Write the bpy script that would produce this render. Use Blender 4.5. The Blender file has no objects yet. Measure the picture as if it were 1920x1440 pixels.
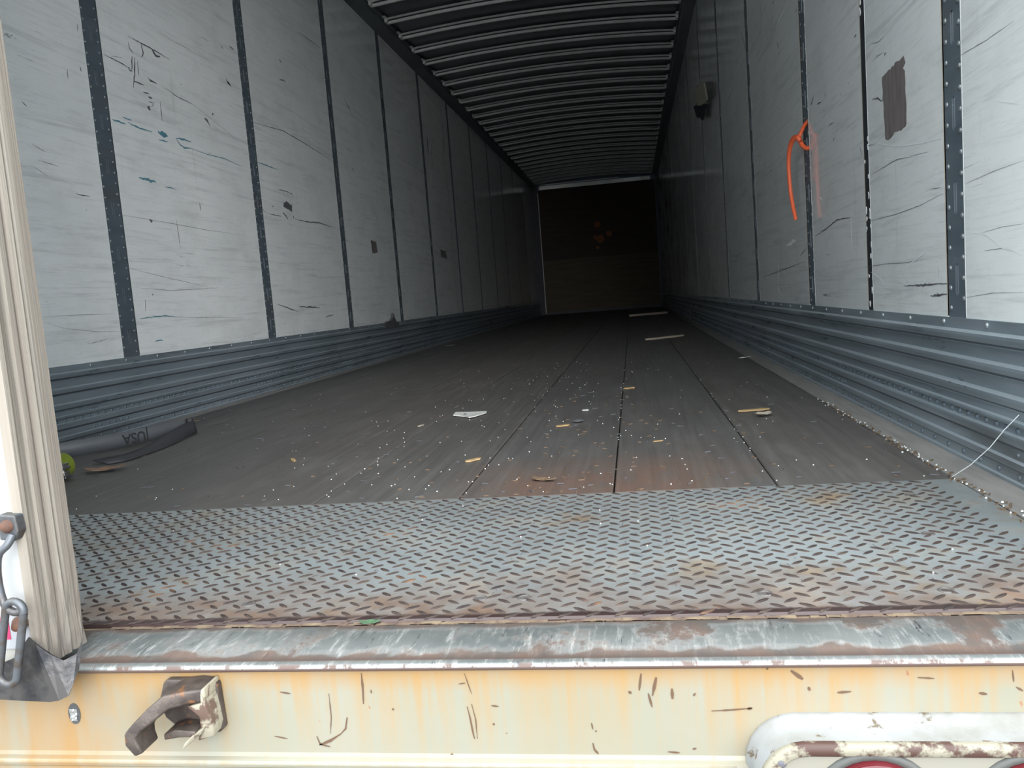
SKY = 3.8; SUN = 2.3; SANG = 45; SDIR = (-.34, .90, -.26); EXPO = 1.0
import bpy, bmesh, math, random
from mathutils import Vector, Matrix, Euler
random.seed(7)
S = bpy.context.scene
COL = S.collection
# ------------------------------------------------------------------ camera
cam_d = bpy.data.cameras.new('camera'); cam = bpy.data.objects.new('camera', cam_d); COL.objects.link(cam)
cam_d.sensor_width = 36; cam_d.lens = 1525.854/1920*36; cam_d.clip_start = .02; cam_d.clip_end = 400
r0 = (0.98635629, 0.14500608, -0.07793911); r1 = (-0.06164037, -0.11368663, -0.99160265); r2 = (-0.15264905, 0.98287771, -0.10319729)
cam.matrix_world = Matrix(((r0[0], -r1[0], -r2[0], .626), (r0[1], -r1[1], -r2[1], 0), (r0[2], -r1[2], -r2[2], .373), (0, 0, 0, 1)))
S.camera = cam
# ------------------------------------------------------------------ sky, exposure
w = bpy.data.worlds.new('sky'); S.world = w; w.use_nodes = True
nt = w.node_tree; nt.nodes.clear()
out = nt.nodes.new('ShaderNodeOutputWorld'); bg = nt.nodes.new('ShaderNodeBackground')
tc = nt.nodes.new('ShaderNodeTexCoord')
sx = nt.nodes.new('ShaderNodeSeparateXYZ'); rp = nt.nodes.new('ShaderNodeValToRGB')
nt.links.new(tc.outputs['Generated'], sx.inputs[0]); nt.links.new(sx.outputs['Z'], rp.inputs[0])
rp.color_ramp.elements[0].position = 0; rp.color_ramp.elements[0].color = (.34, .385, .43, 1)   # overcast: the zenith about three times the horizon
rp.color_ramp.elements[1].position = 1; rp.color_ramp.elements[1].color = (.9, .98, 1, 1)
nt.links.new(rp.outputs[0], bg.inputs[0]); bg.inputs[1].default_value = SKY
nt.links.new(bg.outputs[0], out.inputs[0])
sd = bpy.data.lights.new('sun', 'SUN'); sd.energy = SUN; sd.angle = math.radians(SANG); sd.color = (.97, .98, 1)
so = bpy.data.objects.new('sun', sd); COL.objects.link(so)
so.rotation_euler = Vector(SDIR).to_track_quat('-Z', 'Y').to_euler()
S.view_settings.view_transform = 'Standard'; S.view_settings.look = 'None'
S.view_settings.gamma = 1; S.view_settings.use_curve_mapping = False; S.view_settings.exposure = EXPO
# ------------------------------------------------------------------ node helpers
class MT:
    def __init__(s, name, base=(.5, .5, .5), rough=.5, metal=0, spec=.5):
        s.m = bpy.data.materials.new(name); s.m.use_nodes = True; s.t = s.m.node_tree
        s.b = s.t.nodes['Principled BSDF']
        s.b.inputs['Base Color'].default_value = (*base, 1); s.b.inputs['Roughness'].default_value = rough
        s.b.inputs['Metallic'].default_value = metal; s.b.inputs['Specular IOR Level'].default_value = spec
        s.pos = s.t.nodes.new('ShaderNodeNewGeometry').outputs['Position']
    def put(s, sock, v):
        if hasattr(v, 'is_output') or isinstance(v, bpy.types.NodeSocket): s.t.links.new(v, sock)
        elif isinstance(v, (tuple, list)) and len(v) == 3 and sock.type == 'RGBA': sock.default_value = (*v, 1)
        else: sock.default_value = v
    def noise(s, scale=(1, 1, 1), sc=1, det=4, rough=.55, rot=(0, 0, 0), dist=0, off=(0, 0, 0)):
        mp = s.t.nodes.new('ShaderNodeMapping'); mp.inputs['Scale'].default_value = scale; mp.inputs['Rotation'].default_value = rot
        mp.inputs['Location'].default_value = off
        s.t.links.new(s.pos, mp.inputs[0]); n = s.t.nodes.new('ShaderNodeTexNoise')
        n.inputs['Scale'].default_value = sc; n.inputs['Detail'].default_value = det; n.inputs['Roughness'].default_value = rough
        n.inputs['Distortion'].default_value = dist
        s.t.links.new(mp.outputs[0], n.inputs['Vector']); return n.outputs['Fac']
    def ramp(s, v, a, b, lo=0., hi=1.):
        n = s.t.nodes.new('ShaderNodeMapRange'); n.clamp = True
        s.put(n.inputs[0], v)
        for i, x in enumerate((a, b, lo, hi)): n.inputs[i+1].default_value = x
        return n.outputs[0]
    def math(s, op, a, b=0.):
        n = s.t.nodes.new('ShaderNodeMath'); n.operation = op; s.put(n.inputs[0], a); s.put(n.inputs[1], b); return n.outputs[0]
    def mix(s, f, a, b):
        n = s.t.nodes.new('ShaderNodeMix'); n.data_type = 'RGBA'
        s.put(n.inputs[0], f); s.put(n.inputs[6], a); s.put(n.inputs[7], b); return n.outputs[2]
    def xyz(s):
        n = s.t.nodes.new('ShaderNodeSeparateXYZ'); s.t.links.new(s.pos, n.inputs[0]); return n.outputs
    def col(s, v): s.put(s.b.inputs['Base Color'], v)
    def rough(s, v): s.put(s.b.inputs['Roughness'], v)
    def metal(s, v): s.put(s.b.inputs['Metallic'], v)
    def bump(s, v, st=.3, d=.002):
        n = s.t.nodes.new('ShaderNodeBump'); n.inputs['Strength'].default_value = st; n.inputs['Distance'].default_value = d
        s.put(n.inputs['Height'], v); s.t.links.new(n.outputs[0], s.b.inputs['Normal'])
# ------------------------------------------------------------------ materials
def m_liner(name, a, b):
    k = MT(name, rough=.28)
    sm = k.ramp(k.noise((1, .9, 1.6), 2.2, 5), .35, .7)
    c = k.mix(sm, a, b)
    s1 = k.ramp(k.noise((1, 1.6, 34), 1.1, 9, .76, (.035, 0, 0), .5), .52, .76, 0, .5)
    c = k.mix(s1, c, (.24, .25, .25))
    s2 = k.ramp(k.noise((1, 26, 1.4), 1., 6, .7, (.02, 0, 0)), .62, .8, 0, .35)
    c = k.mix(s2, c, (.30, .31, .30))
    s3 = k.math('MULTIPLY', k.ramp(k.noise((1, 3.5, 60), 1.2, 8, .8, (-.06, 0, 0), .8, (3, 1, 5)), .6, .68), k.ramp(k.noise((1, 1, 1), 1.7, 3), .5, .62))
    c = k.mix(s3, c, (.12, .12, .13))
    s4 = k.ramp(k.noise((1, 9, 14), 3.1, 3, .6), .76, .79)
    c = k.mix(s4, c, (.07, .065, .07))
    s5 = k.ramp(k.noise((1, 7, 170), 1., 7, .7, (.02, 0, 0), .3, (0, 2, 2)), .52, .74, 0, .22); c = k.mix(s5, c, (.33, .34, .34))
    s6 = k.ramp(k.noise((1, 1.1, 1.6), 3.3, 6, .7, off=(0, 5, 2)), .5, .72, 0, .3); c = k.mix(s6, c, (.48, .49, .47))
    k.col(c); k.rough(k.ramp(sm, 0, 1, .08, .2))
    k.bump(k.noise((1, 2.2, 1.2), 1.3, 2), .07, .01)
    return k.m
M = {}
M['liner'] = m_liner('scratched_white_liner', (.84, .85, .84), (.76, .78, .77))
k = MT('plywood_edge', (.50, .42, .32), .7); M['edge'] = k.m
def m_galv(name, a, b, rough=.4, metal=.6, ystretch=1.):
    k = MT(name, a, rough, metal)
    n = k.ramp(k.noise((1, ystretch, 5), 4, 7, .65), .35, .7)
    c = k.mix(n, a, b)
    f = k.ramp(k.noise((1, 5*ystretch, 22), 5, 6, .75, (.08, 0, 0)), .63, .74)
    c = k.mix(f, c, (.42, .46, .48))
    d = k.ramp(k.noise((1, .6, 2), 3, 5, .6, off=(9, 2, 1)), .55, .75, 0, .7)
    c = k.mix(d, c, (.12, .115, .11))
    k.col(c); k.rough(k.ramp(n, 0, 1, rough-.1, rough+.12)); k.bump(n, .12, .002); return k.m
M['scuff'] = m_galv('galvanised_scuff_steel', (.28, .34, .38), (.40, .46, .50), .36, .6, .5)
M['post'] = m_galv('dull_post_steel', (.115, .15, .18), (.16, .195, .225), .5, .4)
M['rail'] = m_galv('dark_rail_aluminium', (.19, .215, .235), (.25, .27, .28), .45, .3)
k = MT('rivet_steel', (.27, .29, .30), .42, .6); M['rivet'] = k.m
k = MT('slot_shadow', (.05, .05, .05), .8); M['slot'] = k.m
k = MT('dark_mark', (.10, .098, .11), .7)
M['mark'] = k.m
k = MT('grey_mark', (.2, .2, .2), .7); M['gmark'] = k.m
k = MT('teal_mark', (.10, .24, .30), .6); M['teal'] = k.m
k = MT('pale_scrape', (.75, .77, .77), .5); M['scrape'] = k.m
k = MT('bare_plywood_patch', rough=.75)
k.col(k.mix(k.ramp(k.noise((1, 30, 5), 2, 5), .4, .65), (.19, .165, .155), (.12, .10, .095))); M['patch'] = k.m
k = MT('roof_sheet', (.16, .18, .20), .35, .8)
k.bump(k.noise((2, 1, 1), 1.5, 2), .2, .01); M['roof'] = k.m
k = MT('bow_paint', (.40, .40, .37), .5, .1)
k.col(k.mix(k.ramp(k.noise((3, 3, 3), 4, 5), .35, .7), (.86, .86, .82), (.74, .74, .70))); M['bow'] = k.m
k = MT('header_metal', (.62, .62, .58), .28, .5)
k.bump(k.noise((6, 1, 2), 2, 2), .6, .02); M['header'] = k.m
# floor planks
k = MT('worn_floor_boards', rough=.6)
X, Y, Z = k.xyz()
g = k.ramp(k.noise((38, 1.3, 1), 1.4, 6, .7), .3, .75)
c = k.mix(g, (.082, .073, .066), (.128, .116, .106))
t = k.ramp(k.noise((55, .9, 1), 1., 4, .6, off=(2, 7, 0)), .55, .75, 0, .5)
c = k.mix(t, c, (.055, .05, .046))
big = k.ramp(k.noise((1.2, .7, 1), 1.7, 5), .42, .7, 0, .55)
c = k.mix(big, c, (.085, .075, .066))
du = k.ramp(k.noise((3, 1.2, 1), 3.1, 7, .7, off=(5, 5, 0)), .48, .68, 0, .5); c = k.mix(du, c, (.165, .152, .138))
sc_ = k.ramp(k.noise((26, 4, 1), 1.6, 6, .75, (0, 0, .5), off=(1, 9, 0)), .62, .70, 0, .6); c = k.mix(sc_, c, (.045, .04, .038))
def bell(a, b, c_, d): return k.math('MULTIPLY', k.ramp(k.v, a, b), k.ramp(k.v, c_, d, 1, 0))
k.v = k.math('ADD', X, k.ramp(k.noise((1, 1, 1), 5, 4), 0, 1, -.12, .12)); bx_ = bell(.20, .38, .70, .86)
k.v = k.math('ADD', Y, k.ramp(k.noise((1, 1, 1), 4, 4, off=(4, 1, 0)), 0, 1, -.35, .35)); by_ = bell(1.0, 1.1, 1.55, 2.0)
ru = k.math('MULTIPLY', k.math('MULTIPLY', bx_, by_), k.ramp(k.noise((9, 3, 1), 2, 6, .7), .3, .6, .25, .95))
c = k.mix(k.math('MULTIPLY', ru, .8), c, (.19, .085, .045))
ru2 = k.math('MULTIPLY', k.ramp(k.noise((1, .7, 1), 2.3, 5, off=(1, 3, 0)), .6, .72, 0, .3), k.ramp(Y, 2.2, 5, 1, 0))
c = k.mix(ru2, c, (.20, .10, .06))
oi = k.t.nodes.new('ShaderNodeObjectInfo').outputs['Random']; c = k.mix(k.ramp(oi, 0, 1, 0, .4), c, (.075, .078, .08))
k.col(c); k.rough(k.ramp(g, 0, 1, .45, .7)); k.bump(g, .35, .002); M['plank'] = k.m
k = MT('dusty_side_strip', rough=.75)
k.col(k.mix(k.ramp(k.noise((20, 3, 1), 2, 6), .35, .7), (.27, .255, .235), (.19, .18, .17))); M['strip'] = k.m
M['joint'] = MT('black_joint_sealant', (.018, .022, .028), .5).m
M['groove'] = MT('painted_shade_groove_steel', (.085, .10, .115), .6, .3).m  # darker tone paints in the shade under the scuff and base rail ridges
M['highlit'] = MT('painted_highlight_ridge_steel', (.60, .66, .70), .34, .6).m  # pale tone paints a highlight along the upward ridge bevels
# tread plate
k = MT('tread_plate_paint', rough=.42, metal=.25); X, Y, Z = k.xyz()
c = k.mix(k.ramp(k.noise((1, 1, 1), 3, 6), .35, .7), (.315, .34, .345), (.245, .262, .265))
d = k.ramp(k.noise((1, 1, 1), 7, 8, .72), .5, .68, 0, .8)
c = k.mix(d, c, (.20, .165, .12))
fl = k.ramp(k.noise((1, 1, 1), 45, 6, .7), .6, .68, 0, .75); c = k.mix(fl, c, (.10, .085, .075))
ed = k.ramp(k.math('ADD', Y, k.ramp(k.noise((1, 1, 1), 6, 5, off=(3, 0, 0)), .2, .8, -.10, .10)), .93, 1.09, 1, 0)
c = k.mix(k.math('MULTIPLY', ed, k.ramp(k.noise((1, 1, 1), 22, 5), .35, .62, .45, 1)), c, (.20, .13, .095))
sp = k.ramp(k.noise((1, 1.4, 1), 4.2, 5, .7, off=(7, 7, 0)), .57, .68, 0, .75); c = k.mix(sp, c, (.27, .18, .095))
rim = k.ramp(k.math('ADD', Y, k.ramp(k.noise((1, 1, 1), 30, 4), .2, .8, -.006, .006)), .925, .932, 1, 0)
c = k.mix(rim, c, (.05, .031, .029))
k.col(c); k.rough(k.ramp(d, 0, .8, .35, .6)); k.metal(k.ramp(d, 0, .8, .3, 0.)); k.bump(fl, .2, .001); M['tread'] = k.m
k = MT('worn_lug_steel', rough=.7, metal=.0, spec=.25); X, Y, Z = k.xyz()
c = k.mix(k.ramp(k.noise((1, 1, 1), 30, 4), .35, .65), (.026, .019, .018), (.062, .043, .035))
o = k.ramp(k.noise((1, 1, 1), 6, 4, .7, off=(7, 2, 0)), .60, .70); c = k.mix(o, c, (.15, .08, .045)); k.col(c); M['lug'] = k.m
# sill
k = MT('worn_sill_steel', rough=.32, metal=.75); X, Y, Z = k.xyz()
n = k.ramp(k.noise((3, 3, 1), 2.2, 5), .3, .7)
c = k.mix(n, (.22, .235, .232), (.40, .405, .39))
s = k.ramp(k.noise((90, 12, 1), 1.1, 7, .8, (0, 0, -.55)), .52, .68); c = k.mix(s, c, (.74, .73, .70))
s_ = k.ramp(k.noise((60, 9, 1), 1.3, 5, .8, (0, 0, -.6), off=(3, 0, 0)), .6, .68); c = k.mix(s_, c, (.10, .10, .11))
r1_ = k.ramp(k.noise((1.6, 1.1, 1), 4.2, 7, .7, off=(1, 5, 0)), .5, .58)
edge = k.ramp(k.math('ADD', Y, k.ramp(k.noise((1, 1, 1), 18, 5), .2, .8, -.02, .02)), .826, .838, 1, 0)
edge2 = k.ramp(k.math('ADD', Y, k.ramp(k.noise((1, 1, 1), 12, 5), .2, .8, -.012, .012)), .884, .896)
rr = k.math('MAXIMUM', r1_, k.math('MAXIMUM', edge, edge2))
rr = k.math('MULTIPLY', rr, k.ramp(Y, .8, .808, .0, 1.))
c = k.mix(k.math('MULTIPLY', rr, .9), c, k.mix(k.ramp(k.noise((1, 1, 1), 25, 6), .35, .65), (.058, .044, .038), (.105, .055, .036)))
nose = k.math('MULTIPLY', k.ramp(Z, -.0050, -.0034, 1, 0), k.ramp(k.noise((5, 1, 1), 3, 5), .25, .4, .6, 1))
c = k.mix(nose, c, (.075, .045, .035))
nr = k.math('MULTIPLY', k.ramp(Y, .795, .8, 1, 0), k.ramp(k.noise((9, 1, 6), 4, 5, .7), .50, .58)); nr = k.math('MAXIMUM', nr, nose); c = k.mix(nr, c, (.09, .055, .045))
k.col(c); k.metal(k.ramp(k.math('MAXIMUM', rr, nr), 0, 1, .7, .05)); k.rough(k.ramp(rr, 0, 1, .42, .7)); k.bump(s, .15, .001); M['sill'] = k.m
k = MT('crumbling_caulk', rough=.8)
k.col(k.mix(k.ramp(k.noise((1, 1, 1), 40, 5), .35, .65), (.23, .17, .105), (.10, .06, .05))); M['caulk'] = k.m
# cream beam
def m_cream(name, top, dirt=1., base=(.213, .202, .160)):
    k = MT(name, rough=.42); X, Y, Z = k.xyz()
    c = k.mix(k.ramp(k.noise((1, 1, 1), 6, 4), .35, .7), base, (base[0]*.93, base[1]*.92, base[2]*.86))
    run = k.noise((42, 1, 1.3), 1.0, 6, .7, off=(2, 0, 0))
    fall = k.ramp(Z, top-.10, top-.005, 0, 1)
    st = k.math('MULTIPLY', k.ramp(run, .42, .66), k.ramp(fall, 0, 1, .12, .9))
    c = k.mix(k.math('MULTIPLY', st, dirt), c, (.27, .155, .05))
    near = k.math('MULTIPLY', k.ramp(Z, top-.022, top-.003, 0, .75), k.ramp(k.noise((14, 1, 5), 1.2, 5), .3, .6, .4, 1)); c = k.mix(near, c, (.27, .15, .05))
    lft = k.math('MULTIPLY', k.ramp(X, -.02, .09, .8, 0), k.ramp(k.noise((16, 1, 2), 1.4, 5, off=(5, 0, 0)), .38, .62)); c = k.mix(lft, c, (.26, .14, .045))
    sp = k.ramp(k.noise((1, 1, .6), 55, 3, .6), .70, .73); c = k.mix(sp, c, (.22, .10, .05))
    g = k.ramp(k.noise((9, 1, 9), 2, 5, off=(8, 0, 1)), .6, .8, 0, .35); c = k.mix(g, c, (.19, .19, .16))
    k.col(c); k.bump(k.noise((1, 1, 1), 9, 3), .12, .002); return k.m
M['cream'] = m_cream('rust_run_cream_paint', -.012)
M['panelcream'] = MT('lamp_panel_cream', (.20, .185, .15), .5).m
M['cream2'] = m_cream('cream_flange_paint', -.09, .5, (.26, .25, .205))
k = MT('chipped_white_paint', rough=.4); X, Y, Z = k.xyz()
c = k.mix(k.ramp(k.noise((1, 1, 1), 20, 5), .4, .7), (.225, .225, .225), (.19, .185, .17))
ch = k.ramp(k.noise((1, 1, 1), 38, 6, .68), .60, .64); c = k.mix(ch, c, (.09, .065, .04))
lg = k.ramp(k.noise((1, 1, 1), 11, 5, .7, off=(2, 2, 2)), .5, .66, 0, .6); c = k.mix(lg, c, (.14, .13, .105))
k.col(c); M['white'] = k.m
k = MT('rusted_rim', rough=.6)
n = k.ramp(k.noise((1, 1, 1), 26, 5, .65), .46, .54)
k.col(k.mix(n, (.055, .025, .018), (.22, .20, .15))); k.bump(n, .4, .001); M['rim'] = k.m
k = MT('cast_rusty_steel', rough=.5, metal=.3); X, Y, Z = k.xyz()
n = k.ramp(k.noise((1, 1, 1), 35, 6, .65), .4, .62)
c = k.mix(n, (.042, .031, .027), (.082, .062, .052))
o = k.ramp(k.noise((1, 1, 1), 60, 4, off=(1, 1, 1)), .6, .66); c = k.mix(o, c, (.16, .07, .03))
k.col(c); k.bump(n, .4, .001); M['cast'] = k.m
k = MT('cream_over_rust', rough=.5)
n = k.ramp(k.noise((1, 1, 1), 42, 5, .6, off=(.3, 0, 0)), .50, .56)
k.col(k.mix(n, (.27, .24, .18), (.10, .06, .045))); k.bump(n, .4, .001); M['castpaint'] = k.m
k = MT('red_lens', (.085, .008, .012), .15); M['lens'] = k.m
k = MT('grey_rubber', (.06, .06, .055), .6); M['rubber'] = k.m
k = MT('door_white', rough=.4)
k.col(k.mix(k.ramp(k.noise((1, 1, 1), 9, 6), .45, .75), (.33, .325, .32), (.28, .26, .22))); M['door'] = k.m
k = MT('weathered_edge_seal', rough=.65); X, Y, Z = k.xyz()
n = k.ramp(k.noise((1, 60, .8), 1.3, 7, .65, dist=.4), .3, .72)
c = k.mix(n, (.14, .112, .09), (.30, .265, .22))
dk = k.ramp(k.noise((1, 160, .8), 1.1, 4, .6, off=(0, 3, 1)), .58, .7, 0, .7); c = k.mix(dk, c, (.14, .128, .115))
lo = k.math('MULTIPLY', k.ramp(Z, .0, .16, 1, 0), k.ramp(k.noise((1, 60, 9), 1.5, 6, .7, off=(4, 0, 0)), .35, .6)); c = k.mix(lo, c, (.13, .11, .095))
k.col(c); k.bump(n, .5, .003); M['seal'] = k.m
k = MT('bent_shoe_steel', rough=.38, metal=.5)
n = k.ramp(k.noise((1, 1, 1), 28, 5), .4, .6)
k.col(k.mix(n, (.018, .018, .021), (.068, .062, .06))); k.bump(n, .3, .002); M['shoe'] = k.m
k = MT('galvanised_hook', rough=.45, metal=.5)
k.col(k.mix(k.ramp(k.noise((1, 1, 1), 50, 5), .45, .62), (.095, .10, .11), (.075, .06, .05))); M['hook'] = k.m
k = MT('rust', rough=.8)
k.col(k.mix(k.ramp(k.noise((1, 1, 1), 60, 5), .4, .6), (.13, .055, .03), (.075, .036, .024))); M['rust'] = k.m
def flat(name, c, r=.6, m=0): M[name] = MT(name, c, r, m).m
flat('sticker_white', (.30, .30, .32), .3); flat('sticker_red', (.55, .03, .10), .3)
flat('orange_ribbon', (.85, .14, .05), .4); flat('lime', (.17, .21, .025), .5); flat('black_cloth', (.02, .02, .025), .7)
flat('chrome', (.75, .75, .75), .15, 1); flat('green_leaf', (.07, .13, .07), .5); flat('brown_leaf', (.24, .14, .09), .7)
flat('tan_leaf', (.42, .24, .10), .7); flat('splinter', (.42, .28, .13), .7); flat('pale_wood', (.42, .36, .28), .7)
flat('bead_white', (.62, .62, .59), .5); flat('chip_wood', (.15, .095, .055), .8); flat('plastic_white', (.72, .71, .67), .4)
flat('thread_white', (.62, .63, .62), .4); flat('paper_bag', (.34, .32, .25), .7); flat('orange_paint', (.30, .10, .035), .7)
flat('asphalt', (.12, .118, .11), .9); flat('skin', (.70, .70, .68), .4)
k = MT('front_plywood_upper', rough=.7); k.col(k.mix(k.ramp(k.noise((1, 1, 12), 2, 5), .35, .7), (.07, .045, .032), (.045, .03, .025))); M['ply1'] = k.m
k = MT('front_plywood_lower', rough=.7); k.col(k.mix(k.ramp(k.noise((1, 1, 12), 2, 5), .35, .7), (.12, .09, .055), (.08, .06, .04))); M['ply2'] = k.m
k = MT('strap_webbing', rough=.38)
X, Y, Z = k.xyz(); wv = k.ramp(k.noise((1, 300, 300), 2, 2), .3, .7); k.col(k.mix(wv, (.085, .09, .10), (.14, .145, .155))); k.bump(wv, .3, .001); M['strap'] = k.m
flat('strap_dark', (.045, .045, .05), .6); flat('print_black', (.03, .03, .03), .6)
# ------------------------------------------------------------------ mesh helpers
class MB:
    def __init__(s): s.v = []; s.f = []; s.mi = []
    def add(s, v, f, mi=0):
        o = len(s.v); s.v += [tuple(p) for p in v]; s.f += [tuple(i+o for i in q) for q in f]; s.mi += [mi]*len(f)
    def box(s, a, b, mi=0):
        x0, y0, z0 = a; x1, y1, z1 = b
        s.add([(x0, y0, z0), (x1, y0, z0), (x1, y1, z0), (x0, y1, z0), (x0, y0, z1), (x1, y0, z1), (x1, y1, z1), (x0, y1, z1)],
              [(0, 3, 2, 1), (4, 5, 6, 7), (0, 1, 5, 4), (1, 2, 6, 5), (2, 3, 7, 6), (3, 0, 4, 7)], mi)
    def strip(s, prof, fa, fb, mi=0, closed=False):
        # prof: list of 2D, fa/fb: map profile point to 3D at both ends
        n = len(prof); v = [fa(p) for p in prof]+[fb(p) for p in prof]
        f = [(i, (i+1) % n, (i+1) % n+n, i+n) for i in range(n if closed else n-1)]
        if closed: f += [tuple(range(n))[::-1], tuple(range(n, 2*n))]
        s.add(v, f, mi)
    def tube(s, pts, r, n=8, mi=0, caps=True, flat=1.):
        pts = [Vector(p) for p in pts]; rs = r if isinstance(r, list) else [r]*len(pts); v = []; up = None
        for i, p in enumerate(pts):
            d = (pts[min(i+1, len(pts)-1)]-pts[max(i-1, 0)]).normalized()
            if up is None: up = d.orthogonal().normalized()
            up = (up-d*up.dot(d)).normalized(); sd_ = d.cross(up)
            for j in range(n):
                a = 2*math.pi*j/n; v.append(p+up*math.cos(a)*rs[i]+sd_*math.sin(a)*rs[i]*flat)
        f = [(i*n+j, i*n+(j+1) % n, (i+1)*n+(j+1) % n, (i+1)*n+j) for i in range(len(pts)-1) for j in range(n)]
        if caps: f += [tuple(range(n))[::-1], tuple(range((len(pts)-1)*n, len(pts)*n))]
        s.add(v, f, mi)
    def dome(s, c, nrm, r, h, n=8, mi=0):
        nrm = Vector(nrm).normalized(); u = nrm.orthogonal().normalized(); w_ = nrm.cross(u); c = Vector(c); v = []
        for rr, hh in ((r, -h*.3), (r*.93, h*.45), (r*.6, h*.85)):
            for j in range(n):
                a = 2*math.pi*j/n; v.append(c+u*math.cos(a)*rr+w_*math.sin(a)*rr+nrm*hh)
        v.append(c+nrm*h); f = []
        for q in range(2):
            f += [(q*n+j, q*n+(j+1) % n, (q+1)*n+(j+1) % n, (q+1)*n+j) for j in range(n)]
        f += [(2*n+j, 2*n+(j+1) % n, 3*n) for j in range(n)]
        s.add(v, f, mi)
    def prism(s, poly, fn, d0, d1, mi=0):
        # poly 2D outline, fn(u,v,d)->3D
        n = len(poly); v = [fn(p[0], p[1], d0) for p in poly]+[fn(p[0], p[1], d1) for p in poly]
        f = [(i, (i+1) % n, (i+1) % n+n, i+n) for i in range(n)]+[tuple(range(n))[::-1], tuple(range(n, 2*n))]
        s.add(v, f, mi)
    def build(s, name, mats, parent=None, smooth=False, kind=None, fix=True, bevel=0, loc=None, subsurf=0):
        me = bpy.data.meshes.new(name)
        if loc: s.v = [tuple(Vector(p)-Vector(loc)) for p in s.v]
        me.from_pydata(s.v, [], s.f)
        for m in (mats if isinstance(mats, (list, tuple)) else [mats]): me.materials.append(M[m])
        for p, q in zip(me.polygons, s.mi): p.material_index = q
        if fix:
            b = bmesh.new(); b.from_mesh(me); bmesh.ops.recalc_face_normals(b, faces=b.faces); b.to_mesh(me); b.free()
        if smooth:
            for p in me.polygons: p.use_smooth = True
        o = bpy.data.objects.new(name, me); COL.objects.link(o)
        if loc: o.location = loc
        if parent: o.parent = parent; 
        if parent and loc: o.location = Vector(loc)-Vector(parent.location)
        elif parent: o.location = -Vector(parent.location)
        if kind: o['kind'] = kind
        if bevel:
            md = o.modifiers.new('bevel', 'BEVEL'); md.width = bevel; md.segments = 3; md.limit_method = 'ANGLE'
        if subsurf:
            md = o.modifiers.new('sub', 'SUBSURF'); md.levels = subsurf; md.render_levels = subsurf
        return o
def empty(name, loc=(0, 0, 0)):
    o = bpy.data.objects.new(name, None); o.empty_display_size = .05; COL.objects.link(o); o.location = loc; return o
def tag(o, label, cat, group=None):
    o['label'] = label; o['category'] = cat
    if group: o['group'] = group
    return o
def inst(src, parent, off):
    c = bpy.data.objects.new(src.name.split('.')[0], src.data); COL.objects.link(c); c.parent = parent; c.location = Vector(off)-(Vector(parent.location) if parent else Vector()); return c
MK_B=[(0.0025,[(0.314,-0.012),(0.314,-0.029),(0.313,-0.047)]),(0.0019,[(0.293,-0.062),(0.29,-0.075),(0.284,-0.081)]),(0.0013,[(0.275,-0.035),(0.275,-0.062),(0.272,-0.081)]),(0.0026,[(0.258,-0.094),(0.271,-0.089),(0.284,-0.081)]),(0.002,[(0.256,-0.084),(0.259,-0.093),(0.27,-0.096)]),(0.0013,[(0.207,-0.084),(0.222,-0.087)]),(0.0018,[(0.427,-0.05),(0.429,-0.062),(0.431,-0.08),(0.432,-0.086)]),(0.0012,[(0.432,-0.047),(0.435,-0.065),(0.435,-0.086)]),(0.0018,[(0.453,-0.049),(0.461,-0.05)]),(0.0024,[(0.453,-0.069),(0.455,-0.07)]),(0.0018,[(0.557,-0.068),(0.558,-0.075)]),(0.0018,[(0.56,-0.077),(0.562,-0.077)]),(0.0024,[(0.557,-0.09),(0.558,-0.097),(0.562,-0.102)]),(0.0035,[(0.641,-0.031),(0.641,-0.042)]),(0.0023,[(0.611,-0.015),(0.608,-0.033)]),(0.0024,[(0.617,-0.036),(0.62,-0.051)]),(0.0029,[(0.621,-0.039),(0.626,-0.019)]),(0.0029,[(0.597,-0.034),(0.6,-0.036)]),(0.0047,[(0.758,-0.013),(0.769,-0.022)]),(0.0036,[(0.774,-0.03),(0.775,-0.034)]),(0.0018,[(0.876,-0.021),(0.891,-0.022)]),(0.0024,[(0.801,-0.036),(0.814,-0.035)]),(0.0018,[(0.736,-0.01),(0.735,-0.012)]),(0.0025,[(0.345,-0.052),(0.346,-0.054)]),(0.0016,[(0.323,-0.031),(0.323,-0.035)]),(0.0024,[(0.662,-0.039),(0.664,-0.036)]),(0.0012,[(0.42,-0.025),(0.427,-0.024)]),(0.0018,[(0.679,-0.055),(0.698,-0.054),(0.719,-0.052)]),(0.003,[(0.714,-0.053),(0.719,-0.052)]),(0.0025,[(0.931,-0.037),(0.938,-0.038)]),(0.0012,[(0.961,-0.014),(0.962,-0.026)]),(0.0019,[(0.964,-0.031),(0.97,-0.035)]),(0.0018,[(0.658,-0.096),(0.662,-0.095)]),(0.0018,[(0.467,-0.079),(0.467,-0.08)]),(0.0025,[(0.404,-0.105),(0.407,-0.103)]),(0.0019,[(0.387,-0.108),(0.389,-0.106)]),(0.0018,[(0.633,-0.099),(0.645,-0.1)]),(0.0012,[(0.427,-0.013),(0.433,-0.036)]),(0.0019,[(0.219,-0.033),(0.231,-0.035)])]
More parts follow.
